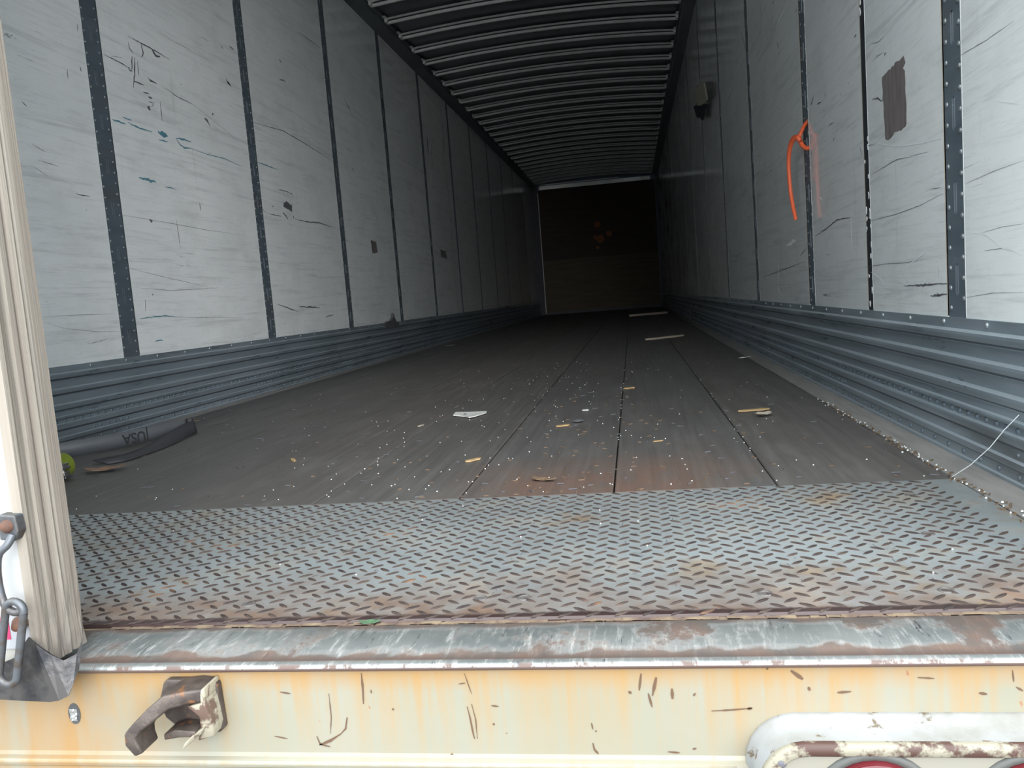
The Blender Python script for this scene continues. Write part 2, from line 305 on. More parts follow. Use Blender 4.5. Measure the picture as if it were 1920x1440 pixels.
MK_L=[(0.0049,[(3.049,1.484),(3.053,1.458),(3.075,1.448)]),(0.0075,[(3.14,1.503),(3.144,1.471),(3.132,1.447)]),(0.0127,[(3.21,1.502),(3.236,1.483),(3.268,1.488)]),(0.0049,[(3.053,1.506),(3.13,1.504),(3.232,1.502),(3.341,1.495)]),(0.0061,[(3.062,1.434),(3.049,1.37)]),(0.0074,[(3.079,1.432),(3.065,1.364),(3.046,1.308)]),(0.0049,[(3.095,1.422),(3.094,1.367)]),(0.0047,[(2.883,1.391),(2.978,1.387),(3.051,1.38)]),(0.0097,[(3.027,1.378),(3.049,1.372)]),(0.0061,[(3.052,1.336),(3.123,1.337)]),(0.0075,[(3.157,1.376),(3.173,1.366),(3.219,1.366)]),(0.0049,[(3.11,1.309),(3.154,1.309)]),(0.0074,[(3.143,1.294),(3.17,1.298)]),(0.0049,[(3.14,1.278),(3.178,1.28),(3.159,1.261)]),(0.0148,[(3.128,1.255),(3.148,1.246)]),(0.0073,[(3.836,1.543),(3.853,1.525),(3.889,1.515)]),(0.0116,[(3.844,1.53),(3.873,1.517)]),(0.0109,[(3.582,1.303),(3.604,1.293),(3.629,1.276)]),(0.0097,[(3.661,1.331),(3.673,1.341)]),(0.005,[(3.227,1.298),(3.225,1.218)]),(0.0028,[(2.925,1.396),(3.0,1.411)]),(0.0053,[(3.406,1.411),(3.413,1.406)]),(0.0026,[(3.27,1.587),(3.368,1.584),(3.474,1.585),(3.54,1.588)]),(0.0038,[(3.28,1.364),(3.358,1.349),(3.486,1.343)]),(0.0026,[(3.402,1.359),(3.574,1.327),(3.811,1.276),(3.988,1.203)]),(0.0058,[(3.818,1.69),(3.847,1.681)]),(0.006,[(3.913,1.712),(3.956,1.709)]),(0.0118,[(3.045,0.797),(3.066,0.795)]),(0.0043,[(2.621,0.853),(2.693,0.85)]),(0.0026,[(2.394,0.857),(2.396,0.854)]),(0.007,[(3.001,0.505),(3.008,0.503)]),(0.0031,[(2.576,0.334),(2.639,0.338),(2.695,0.348)]),(0.0027,[(2.899,0.41),(2.983,0.419),(3.075,0.414),(3.234,0.405),(3.457,0.397),(3.753,0.388)]),(0.002,[(2.379,0.435),(2.587,0.436),(2.756,0.434)]),(0.002,[(2.381,0.419),(2.471,0.393),(2.632,0.374),(2.79,0.366)]),(0.0067,[(4.508,1.809),(4.542,1.803)]),(0.0066,[(4.488,1.699),(4.567,1.704)]),(0.0054,[(4.849,2.062),(5.189,2.065)]),(0.0066,[(4.54,1.624),(4.546,1.619)]),(0.0078,[(3.452,0.908),(3.453,0.873)]),(0.0219,[(4.356,0.985),(4.425,0.977)]),(0.0094,[(4.34,0.948),(4.402,0.916)]),(0.0128,[(4.474,0.94),(4.486,0.929)]),(0.0045,[(4.14,0.924),(4.319,0.923)]),(0.0064,[(4.478,0.925),(4.67,0.923),(4.882,0.933),(5.061,0.924),(5.137,0.926)]),(0.0061,[(4.209,0.967),(4.228,0.966)]),(0.0064,[(4.479,1.074),(4.497,1.059)]),(0.0047,[(4.315,1.07),(4.442,1.07),(4.512,1.06)]),(0.0327,[(7.941,1.999),(7.919,1.822)]),(0.0166,[(8.077,1.961),(8.069,1.701)]),(0.0178,[(8.654,2.143),(8.557,1.759)]),(0.0079,[(5.565,1.834),(5.705,1.755)]),(0.0078,[(5.593,1.369),(5.632,1.349)]),(0.0089,[(6.506,1.212),(6.584,1.125)]),(0.0045,[(4.091,1.382),(4.457,1.41),(4.677,1.399),(5.182,1.361),(5.257,1.355)]),(0.0044,[(4.02,0.967),(4.133,0.923)]),(0.0086,[(6.276,1.168),(6.284,1.149)]),(0.0027,[(2.816,0.803),(3.12,0.799),(3.452,0.791),(3.86,0.789)]),(0.0027,[(2.834,0.608),(3.109,0.572),(3.487,0.53)]),(0.0034,[(2.935,0.528),(3.137,0.518),(3.347,0.525),(3.536,0.53)]),(0.0046,[(2.95,0.483),(2.944,0.439)]),(0.0037,[(3.243,0.82),(3.249,0.698)]),(0.006,[(4.145,0.446),(4.415,0.396)]),(0.0094,[(4.423,0.426),(4.741,0.413)]),(0.0068,[(4.812,0.352),(4.952,0.365)]),(0.0041,[(2.416,1.118),(2.437,1.106)]),(0.0046,[(2.749,1.458),(2.746,1.43)]),(0.0056,[(2.733,1.307),(2.735,1.29)]),(0.0055,[(2.659,1.279),(2.658,1.247)]),(0.0031,[(2.453,0.941),(2.551,0.935)]),(0.0031,[(2.438,0.989),(2.496,0.973)]),(0.0024,[(2.42,0.919),(2.493,0.895)])]
MK_R=[(0.0053,[(3.812,1.565),(3.787,1.501),(3.846,1.452)]),(0.0098,[(3.511,1.47),(3.491,1.451)]),(0.0086,[(3.067,1.295),(3.086,1.292)]),(0.006,[(3.491,1.356),(3.494,1.346)]),(0.0071,[(3.457,1.299),(3.43,1.267)]),(0.0071,[(3.433,1.253),(3.424,1.241)]),(0.0047,[(3.432,1.211),(3.433,1.207)]),(0.0066,[(2.362,0.992),(2.34,0.994)]),(0.0023,[(2.207,0.931),(2.151,0.92),(2.108,0.92)]),(0.0023,[(2.212,0.887),(2.167,0.891),(2.112,0.885)]),(0.0037,[(2.113,0.877),(2.096,0.88)]),(0.0038,[(2.217,0.799),(2.177,0.794),(2.148,0.781),(2.123,0.779)]),(0.006,[(2.911,0.935),(2.859,0.952)]),(0.0058,[(2.819,0.918),(2.759,0.913)]),(0.0047,[(2.715,0.918),(2.692,0.929)]),(0.0037,[(2.682,0.823),(2.608,0.821)]),(0.0071,[(2.623,0.766),(2.608,0.778)]),(0.0042,[(2.44,0.894),(2.43,0.889)]),(0.0043,[(2.524,0.883),(2.518,0.879)]),(0.006,[(3.529,1.064),(3.518,1.06)]),(0.0072,[(3.535,0.992),(3.536,0.988)]),(0.0023,[(2.279,0.503),(2.06,0.501),(1.897,0.505),(1.765,0.515)]),(0.0014,[(1.653,0.52),(1.539,0.526),(1.423,0.528)]),(0.0039,[(2.915,0.506),(2.767,0.517),(2.612,0.535),(2.433,0.527)]),(0.0032,[(3.185,0.449),(3.04,0.477)]),(0.0024,[(2.396,0.383),(2.153,0.388),(1.994,0.386),(1.857,0.39)]),(0.0042,[(2.017,0.334),(1.927,0.333),(1.799,0.336),(1.753,0.336)]),(0.0025,[(1.797,0.371),(1.798,0.349)]),(0.0051,[(1.847,0.311),(1.754,0.314)]),(0.0038,[(1.809,0.319),(1.795,0.311)]),(0.0011,[(1.587,0.425),(1.501,0.43),(1.425,0.429)]),(0.0013,[(1.577,0.393),(1.503,0.394),(1.464,0.388)]),(0.0032,[(3.194,0.646),(3.249,0.622)]),(0.0061,[(4.405,1.62),(4.261,1.476)]),(0.0024,[(2.306,0.698),(2.211,0.689)]),(0.0023,[(2.266,0.617),(2.049,0.625),(1.842,0.609)]),(0.0041,[(4.085,0.384),(3.519,0.408),(3.095,0.426)]),(0.0048,[(2.34,0.704),(2.328,0.681)]),(0.0025,[(1.832,0.532),(1.773,0.528)]),(0.0014,[(1.69,0.307),(1.547,0.318),(1.428,0.32)]),(0.0018,[(1.691,0.756),(1.551,0.749),(1.452,0.749)])]
MK_T=[(0.0069,[(2.882,1.155),(2.964,1.156)]),(0.0071,[(2.982,1.163),(3.057,1.157),(3.14,1.159)]),(0.0198,[(3.183,1.165),(3.252,1.16)]),(0.0059,[(2.951,1.177),(3.008,1.177)]),(0.0062,[(3.184,1.135),(3.251,1.138)]),(0.0077,[(3.318,1.165),(3.382,1.17),(3.439,1.171)]),(0.0077,[(3.318,1.163),(3.346,1.141),(3.374,1.135),(3.432,1.142)]),(0.0039,[(3.432,1.142),(3.578,1.138),(3.728,1.144),(3.897,1.132)]),(0.0118,[(3.008,0.959),(3.124,0.957)]),(0.0049,[(3.19,0.946),(3.27,0.945)]),(0.0045,[(2.899,0.41),(3.076,0.417),(3.153,0.41)]),(0.0069,[(2.979,0.318),(3.035,0.319)]),(0.006,[(4.072,1.182),(4.329,1.178)])]
MK_W=[(0.003,[(2.188,0.688),(2.105,0.667),(2.008,0.649),(1.871,0.633),(1.758,0.623)]),(0.0018,[(2.129,0.637),(1.974,0.62),(1.812,0.599)]),(0.0048,[(3.467,1.354),(3.383,1.362),(3.271,1.365)]),(0.0137,[(3.438,0.502),(3.242,0.512)]),(0.0083,[(2.453,0.547),(2.456,0.435)]),(0.0072,[(3.613,0.478),(3.676,0.332),(3.607,0.298)]),(0.0076,[(2.838,0.629),(2.795,0.611)]),(0.0031,[(2.279,0.371),(2.201,0.355),(2.159,0.335)]),(0.0021,[(1.995,0.377),(1.856,0.407)]),(0.0017,[(1.633,0.43),(1.565,0.421),(1.503,0.394),(1.436,0.383)]),(0.0016,[(1.504,0.637),(1.438,0.618)])]
# ================================================================== SETTING
YR, YF = .92, 16.6            # rear of the floor, front wall
ZR = 2.635                    # roof sheet at the sides
camber = lambda x: .055*(1-(x/1.15)**2) if abs(x) < 1.15 else 0
# ground outside
b = MB(); b.box((-40, -40, -1.25), (40, 40, -1.2)); b.build('ground', 'asphalt', kind='structure')
# floor: sub floor + planks
b = MB(); b.box((-1.25, .9, -.09), (1.25, YF+.05, -.034)); floor = b.build('floor', 'slot', kind='structure')
edges = [1.1635-.2975*i for i in range(9)]
random.seed(3)
for i in range(8):
    x1, x0 = edges[i]-.0016, edges[i+1]+.0016
    if i == 7: x0 = -1.1635
    dz = random.uniform(-.0012, .0012)
    b = MB(); prof = [(x0, -.032), (x0, -.0025+dz), (x0+.0025, dz), (x1-.0025, dz), (x1, -.0025+dz), (x1, -.032)]
    ya, yb = 1.503, YF
    b.strip(prof, lambda p: (p[0], ya, p[1]), lambda p: (p[0], yb, p[1]), closed=True)
    b.build('floor_plank', 'plank', floor)
for s in (-1, 1):
    b = MB(); b.box((s*1.168, .90, -.03), (s*1.245, YF, -.001)) if s > 0 else b.box((-1.245, .90, -.03), (-1.168, YF, -.001))
    b.build('side_strip', 'strip', floor)
# ceiling: cambered sheet with its bows
b = MB(); xs = [-1.2+.1*i for i in range(25)]
b.strip([(x, ZR+camber(x)) for x in xs], lambda p: (p[0], .86, p[1]), lambda p: (p[0], YF+.03, p[1]))
b.strip([(x, ZR+camber(x)+.02) for x in xs], lambda p: (p[0], .86, p[1]), lambda p: (p[0], YF+.03, p[1]))
ceil = b.build('ceiling', 'roof', kind='structure', smooth=True, fix=False)
bpa = [(.004, .022), (0, .022), (0, .037), (.004, .037)]; bp = [(.030, .020), (.029, .003), (.033, 0), (.046, 0), (.047, .003), (.035, .005), (.034, .020)]
b = MB(); xs = [-1.135, -1.10, -1.0, -.8, -.6, -.4, -.2, 0, .2, .4, .6, .8, 1.0, 1.10, 1.135]
zz = lambda x: 2.583+camber(x)
for a, c in zip(xs[:-1], xs[1:]):
    for q in (bpa, bp): b.strip(q, lambda p: (a, p[0], zz(a)+p[1]), lambda p: (c, p[0], zz(c)+p[1]), closed=True)
for e in (-1.135, 1.135):
    b.box((e-.010, -.012, 2.588), (e+.010, .05, 2.625)); b.box((e-.012, -.07, 2.612), (e+.012, -.012, 2.618))
bow = b.build('roof_bow', 'bow', ceil, fix=False)
yb0 = 6.41-.395*13
bow.location = (0, yb0, 0)
for i in range(1, 39): inst(bow, ceil, (0, yb0+.395*i, 0))
# side walls
def scuff_profile():
    P = [(.270, .002), (.270, .0045), (.2495, .0045), (.2475, .011), (.2455, .0148), (.240, .0158), (.231, .0150), (.226, .009), (.223, .0055),
         (.1995, .0055), (.1975, .012), (.1955, .0158), (.190, .0165), (.182, .0155), (.176, .0085), (.173, .0055),
         (.1485, .0055), (.1465, .012), (.1445, .0158), (.139, .0165), (.130, .0155), (.125, .009), (.121, .0065), (.109, .0085), (.107, .0145)]
    return P
def scuff_low():
    P = [(.107, .0145), (.104, .0165), (.100, .0160), (.098, .0085), (.085, .0085), (.083, .0165), (.080, .0180), (.067, .0165), (.060, .0100),
         (.042, .0100), (.040, .0170), (.037, .0180), (.028, .0165), (.023, .0100), (.006, .0100), (.004, .0140), (-.001, .0145)]
    return P
def make_wall(s, posts, side):
    X = s*1.25
    b = MB(); b.box((min(s*1.264, s*1.30), .86, -.10), (max(s*1.264, s*1.30), YF+.05, 2.70)); b.build
    W = b.build('wall_'+side, 'skin', kind='structure')
    # scuff panels
    for nm, pr in (('scuff_panel', scuff_profile()), ('base_rail', scuff_low())):
        b = MB()
        for q in range(len(pr)-1):
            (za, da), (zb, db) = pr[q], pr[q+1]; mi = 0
            if db > da+.0035 and q > 0: mi = 2  # upward bevel: highlight painted into the colour
            elif db < da-.0035: mi = 1  # undercut face: shade painted into the colour
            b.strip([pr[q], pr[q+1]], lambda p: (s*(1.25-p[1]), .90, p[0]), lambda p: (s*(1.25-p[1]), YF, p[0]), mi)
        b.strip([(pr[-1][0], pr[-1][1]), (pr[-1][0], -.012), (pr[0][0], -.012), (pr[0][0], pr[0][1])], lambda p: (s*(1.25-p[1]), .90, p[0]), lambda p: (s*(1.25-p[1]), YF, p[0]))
        b.build(nm, ['scuff', 'groove', 'highlit'], W, fix=False)
    # posts with slots
    ps = sorted(posts)
    for (yc, wd) in ps:
        b = MB(); x = s*1.2518; z0, z1 = .262, 2.57; h = wd/2
        if wd > .05:
            sw = .0045
            b.box((min(x, x+s*.006), yc-h, z0), (max(x, x+s*.006), yc-sw, z1)); b.box((min(x, x+s*.006), yc+sw, z0), (max(x, x+s*.006), yc+h, z1))
            z = z0; k_ = .312
            while z < z1:
                top = min(k_, z1)
                b.box((min(x, x+s*.006), yc-sw, z), (max(x, x+s*.006), yc+sw, top)); z = k_+.062; k_ += .158
            b.box((min(s*1.2625, s*1.2635), yc-h, z0), (max(s*1.2625, s*1.2635), yc+h, z1), 1)
            # pale lips on the slots
            k_ = .312
            while k_+.062 < z1:
                for q in (-1, 1): b.box((min(x-s*.0006, x+s*.002), yc+q*(sw+.001)-.0006, k_+.004), (max(x-s*.0006, x+s*.002), yc+q*(sw+.001)+.0006, k_+.058), 2)
                k_ += .158
        else:
            b.box((min(x-s*.0012, x+s*.008), yc-h, z0), (max(x-s*.0012, x+s*.008), yc+h, z1))
        post = b.build('wall_post', ['post', 'slot', 'rivet'] if wd > .05 else 'joint', W)
        if wd > .05:
            near = yc < 2.0; R = []
            z = .288; i = 0
            while z < z1:
                for q in (-1, 1):
                    zz_ = z+(.019 if q < 0 else 0)
                    R.append((x, yc+q*(h-.012), zz_))
                z += .0393; i += 1
            if near:
                d = MB(); d.dome((0, 0, 0), (-s, 0, 0), .0058, .0032, 10); r_ = d.build('rivet', 'rivet', post, smooth=True, fix=False); r_.location = R[0]
                for p in R[1:60]: inst(r_, post, p)
                R = R[60:]
            if yc < 11 and R:
                d = MB()
                for p in R: d.dome(p, (-s, 0, 0), .0055, .003, 6)
                d.build('rivet_row', 'rivet', post, kind='stuff', smooth=True, fix=False)
    # liner panels between the posts
    ys = [.88]+[v for (yc, wd) in ps for v in (yc-wd/2, yc+wd/2)]+[YF]
    for i in range(0, len(ys), 2):
        y0, y1 = ys[i]+.0008, ys[i+1]-.0008
        if y1-y0 < .03: continue
        b = MB(); b.box((min(X, s*1.2555), y0, .262), (max(X, s*1.2555), y1, 2.57))
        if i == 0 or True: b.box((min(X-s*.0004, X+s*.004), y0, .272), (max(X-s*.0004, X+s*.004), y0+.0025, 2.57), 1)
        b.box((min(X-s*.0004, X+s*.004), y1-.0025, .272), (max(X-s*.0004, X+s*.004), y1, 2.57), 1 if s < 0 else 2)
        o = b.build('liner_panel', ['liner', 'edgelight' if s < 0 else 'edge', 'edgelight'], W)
    # rivets on scuff
    d = MB(); random.seed(5)
    y = .95
    while y < 12:
        d.dome((s*1.2455, y, .261), (-s, 0, 0), .0062, .0045, 8); y += .203
    d.build('flange_rivet_row', 'rivet', W, kind='stuff', smooth=True, fix=False)
    d = MB(); y = .95
    while y < 9:
        d.dome((s*1.2415, y, .0915), (-s, 0, 0), .0062, .0035, 6); y += .0405
    y = .97
    while y < 9:
        d.dome((s*1.240, y, .0145), (-s, 0, 0), .0060, .0035, 6); y += .0765
        if int(y*4) % 5 == 0: d.dome((s*1.240, y-.03, .051), (-s, 0, 0), .0058, .0035, 6); d.dome((s*1.240, y+.004, .051), (-s, 0, 0), .0058, .0035, 6)
    d.build('base_rivet_row', 'post', W, kind='stuff', smooth=True, fix=False)
    # top rail
    b = MB(); pr = [(1.2555, 2.552), (1.246, 2.552), (1.236, 2.558), (1.176, 2.588), (1.166, 2.600), (1.166, 2.612), (1.150, 2.618), (1.150, 2.66), (1.2555, 2.69)]
    b.strip(pr, lambda p: (s*p[0], .86, p[1]), lambda p: (s*p[0], YF, p[1]), closed=True)
    b.build('top_rail', 'rail', W)
    return W
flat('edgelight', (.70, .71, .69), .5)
LP = [(1.6, .09), (2.822, .098)]+[(4.043+1.2275*i, .09) for i in range(10)]+[(8.69, .02)]
RP = [(1.707, .088), (2.287, .040), (2.998, .086)]+[(4.235+1.245*i, .086) for i in range(10)]
WL = make_wall(-1, LP, 'left'); WR = make_wall(1, RP, 'right')
# marks on the liners: ground-in scuffs, each a hair proud of the panel
def strokes(name, data, s, mat, parent, off=.0006, seed=1):
    random.seed(seed); b = MB(); x = s*(1.25-off)
    for wd, pts in data:
        P = [Vector((0, p[0], p[1])) for p in pts]; Q = []
        for i in range(len(P)-1):
            n = max(2, int((P[i+1]-P[i]).length/.012))
            Q += [P[i].lerp(P[i+1], j/n) for j in range(n)]
        Q.append(P[-1]); v = []; m = len(Q)
        for i, q in enumerate(Q):
            d = (Q[min(i+1, m-1)]-Q[max(i-1, 0)]).normalized(); nn = Vector((0, -d.z, d.y)); t = i/(m-1)
            hw = wd/2*(.25+.9*math.sin(math.pi*min(max(t, .06), .94)))*random.uniform(.6, 1.15)
            j = random.uniform(-.3, .3)*wd
            v += [(x, q.y+nn.y*(hw+j), q.z+nn.z*(hw+j)), (x, q.y-nn.y*(hw-j), q.z-nn.z*(hw-j))]
        b.add(v, [(2*i, 2*i+1, 2*i+3, 2*i+2) for i in range(m-1)])
    return b.build(name, mat, parent, kind='stuff', fix=False)
strokes('scuff_marks', [(a, p) for a, p in MK_L if a > .0036], -1, 'mark', WL)
strokes('scratch_marks', [(a*.7, p) for a, p in MK_L if a <= .0036], -1, 'gmark', WL, .0005)
strokes('crayon_marks', MK_T, -1, 'teal', WL, .0007)
strokes('scuff_marks', [(a, p) for a, p in MK_R if a > .0031], 1, 'mark', WR); strokes('scratch_marks', [(a*.75, p) for a, p in MK_R if a <= .0031], 1, 'gmark', WR, .0005); strokes('pale_scrapes', MK_W, 1, 'scrape', WR, .0007)
# peeled patch on the right wall, a mark on the left one
def patch(name, poly, s, mat, parent, label=None, d=.0009, rag=.0):
    random.seed(11); b = MB(); n = len(poly); Q = []
    for i in range(n):
        a, c = Vector(poly[i]), Vector(poly[(i+1) % n]); m = max(1, int((c-a).length/.012))
        for j in range(m): Q.append(a.lerp(c, j/m)+Vector((random.uniform(-rag, rag), random.uniform(-rag, rag))))
    b.prism([tuple(q) for q in Q], lambda u, v, dd: (s*(1.25-dd), u, v), -.001, d)
    o = b.build(name, mat, parent, fix=True)
    if label: o['label'] = label
    return o
patch('peeled_patch', [(2.134, .832), (1.992, .84), (1.977, .841), (1.968, .822), (1.983, .812), (1.969, .805), (1.965, .727), (1.965, .691), (2.005, .684), (2.043, .689), (2.103, .68), (2.124, .684), (2.126, .743), (2.131, .782)],
      1, 'patch', WR, 'dark brown patch where the white liner has peeled', rag=.003)
patch('peeled_patch', [(5.86, .887), (5.99, .88), (5.998, .80), (5.87, .79)], -1, 'patch', WL, rag=.004)
patch('peeled_patch', [(8.075, .924), (8.32, .92), (8.355, .844), (8.1, .85)], -1, 'patch', WL, rag=.004)
patch('liner_hole', [(4.36, 1.0), (4.41, 1.015), (4.475, .995), (4.47, .965), (4.40, .972), (4.37, .985)], -1, 'mark', WL, 'torn dark hole in the white liner', rag=.004)
# flakes of liner smeared over the dark joint strip on the right wall
random.seed(21); b = MB()
for i in range(20):
    z = random.choice([random.gauss(.66, .05), random.gauss(.38, .08), random.gauss(1.0, .05), random.gauss(.52, .02)]); y = 2.287+random.choice([-1, 1])*random.uniform(.008, .02); r = random.uniform(.003, .009)
    b.prism([(y+r*math.cos(a)*random.uniform(.5, 1.1)*.7, z+r*math.sin(a)*random.uniform(.6, 1.8)) for a in [k_*math.pi/3 for k_ in range(6)]], lambda u, v, d: (1.25-d, u, v), -.004, .0008)
b.build('liner_flakes', 'liner', WR, kind='stuff')
# torn liner edge at the left scuff rail
b = MB(); b.prism([(5.95, .258), (6.02, .278), (6.12, .282), (6.17, .305), (6.19, .34), (6.22, .30), (6.26, .27), (6.34, .262), (6.3, .235), (6.1, .225), (5.98, .235)], lambda u, v, d: (-(1.25-d), u, v), .002, .022)
b.build('torn_edge', 'mark', WL)['label'] = 'torn dark flap above the left scuff rail'
# front wall
b = MB(); b.box((-1.26, YF+.02, -.05), (1.26, YF+.06, 2.7)); WF = b.build('wall_front', 'post', kind='structure')
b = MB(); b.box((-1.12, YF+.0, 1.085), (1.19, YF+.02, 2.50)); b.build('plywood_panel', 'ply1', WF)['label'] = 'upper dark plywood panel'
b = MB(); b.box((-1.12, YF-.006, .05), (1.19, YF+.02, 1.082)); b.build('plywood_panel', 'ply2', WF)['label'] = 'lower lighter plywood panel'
b = MB(); b.box((-1.135, YF-.02, .03), (-1.12, YF+.02, 2.44)); b.build('edge_trim', 'edgelight', WF)
b = MB(); b.box((-1.09, YF-.02, 2.505), (1.11, YF+.02, 2.575)); b.box((-1.09, YF-.05, 2.590), (.5, YF-.03, 2.602)); b.build('header_strip', 'header', WF)
for s in (-1, 1):
    b = MB(); b.box((min(s*1.135, s*1.25), YF-.05, 0) if s < 0 else (1.2, YF-.05, 0), (max(s*1.135, s*1.25), YF+.02, 2.60)); b.build('corner_post', 'mark', WF)
b = MB(); b.box((-1.12, YF-.03, 0), (1.19, YF+.02, .05)); b.build('kick_strip', 'mark', WF)
random.seed(4)
for (x, z, r) in ((.02, 1.73, .07), (.24, 1.52, .062), (.06, 1.44, .085), (-.03, 1.47, .05), (.0, 1.27, .035)):
    b = MB(); b.prism([(x+r*math.cos(a)*random.uniform(.75, 1.1), z+r*math.sin(a)*random.uniform(.75, 1.1)) for a in [k_*math.pi/7 for k_ in range(14)]], lambda u, v, d: (u, d, v), YF-.002, YF+.001)
    b.build('paint_blot', 'orange_paint', WF)
# rear frame: the door posts and header of the opening
b = MB()
b.box((1.25, .80, -.02), (1.31, .92, 2.75)); b.box((-1.31, .80, -.02), (-1.25, .92, 2.75)); b.box((-1.31, .80, 2.60), (1.31, .92, 2.78))
b.build('trim_1', 'skin', kind='structure')
# ================================================================== TREAD PLATE
tp = tag(empty('tread_plate', (0, 1.2, 0)), 'grey steel diamond tread plate with rusty lugs across the trailer doorway', 'tread plate')
b = MB()
prof = [(.9135, -.010), (.9135, -.003), (.916, 0), (1.498, 0), (1.5, -.002), (1.5, -.03)]
b.strip(prof, lambda p: (-1.165, p[0], p[1]), lambda p: (1.163, p[0], p[1])); b.add([(-1.165, p[0], p[1]) for p in prof]+[(1.163, p[0], p[1]) for p in prof], [tuple(range(6)), tuple(range(6, 12))])
b.build('plate_sheet', 'tread', tp)
b = MB(); P = .0325; random.seed(9)
def lug(b, x, y, ang):
    L, Wd, H = .0118*random.uniform(.92, 1.06), .0030*random.uniform(.85, 1.15), .0015; c, s = math.cos(ang), math.sin(ang)
    o = [(-1, 0), (-.5, .85), (0, 1), (.5, .85), (1, 0), (.5, -.85), (0, -1), (-.5, -.85)]
    v = [(x+a*L*c-e*Wd*s, y+a*L*s+e*Wd*c, 0) for a, e in o]+[(x+a*.72*L*c-e*.5*Wd*s, y+a*.72*L*s+e*.5*Wd*c, H) for a, e in o]
    b.add(v, [(i, (i+1) % 8, (i+1) % 8+8, i+8) for i in range(8)]+[tuple(range(8, 16))])
n1 = int(2.3/P)
for i in range(n1):
    for j in range(18):
        x = -1.148+P*i; y = .934+P*j
        if y < 1.49 and x < 1.155: lug(b, x, y, math.radians(-38))
        if y+P/2 < 1.49 and x+P/2 < 1.155: lug(b, x+P/2, y+P/2, math.radians(38))
for i in range(n1): lug(b, -1.148+P*i+P/2, .9205, math.radians(38))
b.build('tread_lug', 'lug', tp, kind='stuff', fix=False)
flat('screw_dark', (.10, .09, .085), .5)
for (x, y) in ((.412, .978), (.469, .976), (.711, 1.189), (.761, .973), (1.016, 1.187), (.963, .971), (.10, .975), (.16, 1.19), (.36, 1.40), (1.06, 1.40)):
    b = MB(); n = 14
    b.add([(x+r*math.cos(2*math.pi*i/n), y+r*math.sin(2*math.pi*i/n), z) for r, z in ((.0095, .0001), (.0085, .0012), (.0065, .0013), (.0055, .0004)) for i in range(n)]+[(x, y, .0006)],
          [(q*n+i, q*n+(i+1) % n, (q+1)*n+(i+1) % n, (q+1)*n+i) for q in range(3) for i in range(n)]+[(3*n+i, 3*n+(i+1) % n, 4*n) for i in range(n)])
    b.build('screw_head', 'screw_dark', tp, fix=False)
random.seed(55); b = MB()
for i in range(90):
    x = random.choice([.32, .44, .57, .60, .66, .72, .80, -.2, .95])+random.gauss(0, .01); y = random.uniform(.96, 1.49); L = random.uniform(.004, .016); a = random.gauss(1.45, .15)
    dx_, dy_ = L*math.cos(a), L*math.sin(a); b.add([(x-.0006, y, .0003), (x+.0006, y, .0003), (x+dx_+.0006, y+dy_, .0003), (x+dx_-.0006, y+dy_, .0003)], [(0, 1, 2, 3)])
b.build('plate_scratches', 'mark', tp, kind='stuff', fix=False)
# ================================================================== SILL + BEAM
b = MB(); A = (-1.24, 1.24)
b.box((-1.24, .904, -.03), (1.24, .9133, -.0045)); 
random.seed(17)
for i in range(260):
    x = random.uniform(-.05, 1.2); r = random.uniform(.002, .006)
    b.box((x-r*2, .9045, -.005), (x+r*2, .9045+r*.9+.003, -.0025+random.uniform(-.001, .001)))
b.build('caulk_bead', 'caulk', None); cau = bpy.data.objects['caulk_bead']
cau['label'] = 'crumbling tan caulk line between tread plate and steel sill'; cau['category'] = 'caulk'
b = MB(); th = [math.radians(a) for a in range(0, 181, 18)]
prof = [(.9035, -.03), (.9035, -.003), (.901, -.0015), (.834, -.0015), (.829, -.0032), (.814, -.0038), (.808, -.0016), (.803, -.0002), (.7985, -.0002), (.7955, -.0014), (.7938, -.0034), (.7935, -.0055), (.7945, -.0076), (.7975, -.0086), (.8005, -.0088), (.802, -.03)]
b.strip(prof, lambda p: (-1.24, p[0], p[1]), lambda p: (1.24, p[0], p[1]))
sill = b.build('door_sill', 'sill', smooth=False, fix=False)
tag(sill, 'weatherworn silver and rust steel door sill bar with rounded nose', 'sill')
for p in sill.data.polygons: p.use_smooth = True
bm_ = tag(empty('rear_beam', (0, .85, -.25)), 'cream painted rear frame beam with rust runs below the sill', 'beam')
b = MB(); prof = [(.9, -.0302), (.8025, -.0302), (.80, -.009), (.80, -.103), (.798, -.107), (.7935, -.109), (.7925, -.113), (.7935, -.117), (.797, -.120), (.797, -.128), (.790, -.134), (.790, -.40), (.9, -.40)]
b.strip(prof, lambda p: (-1.30, p[0], p[1]), lambda p: (1.30, p[0], p[1]), closed=True); b.build('beam_face', 'cream', bm_)
b = MB(); b.tube([(-1.30, .7965, -.1125), (-.4, .7965, -.1125), (.3, .7965, -.1125), (.70, .7965, -.1125)], .0045, 10); b.build('weld_ridge', 'cream2', bm_, smooth=True)
random.seed(31)
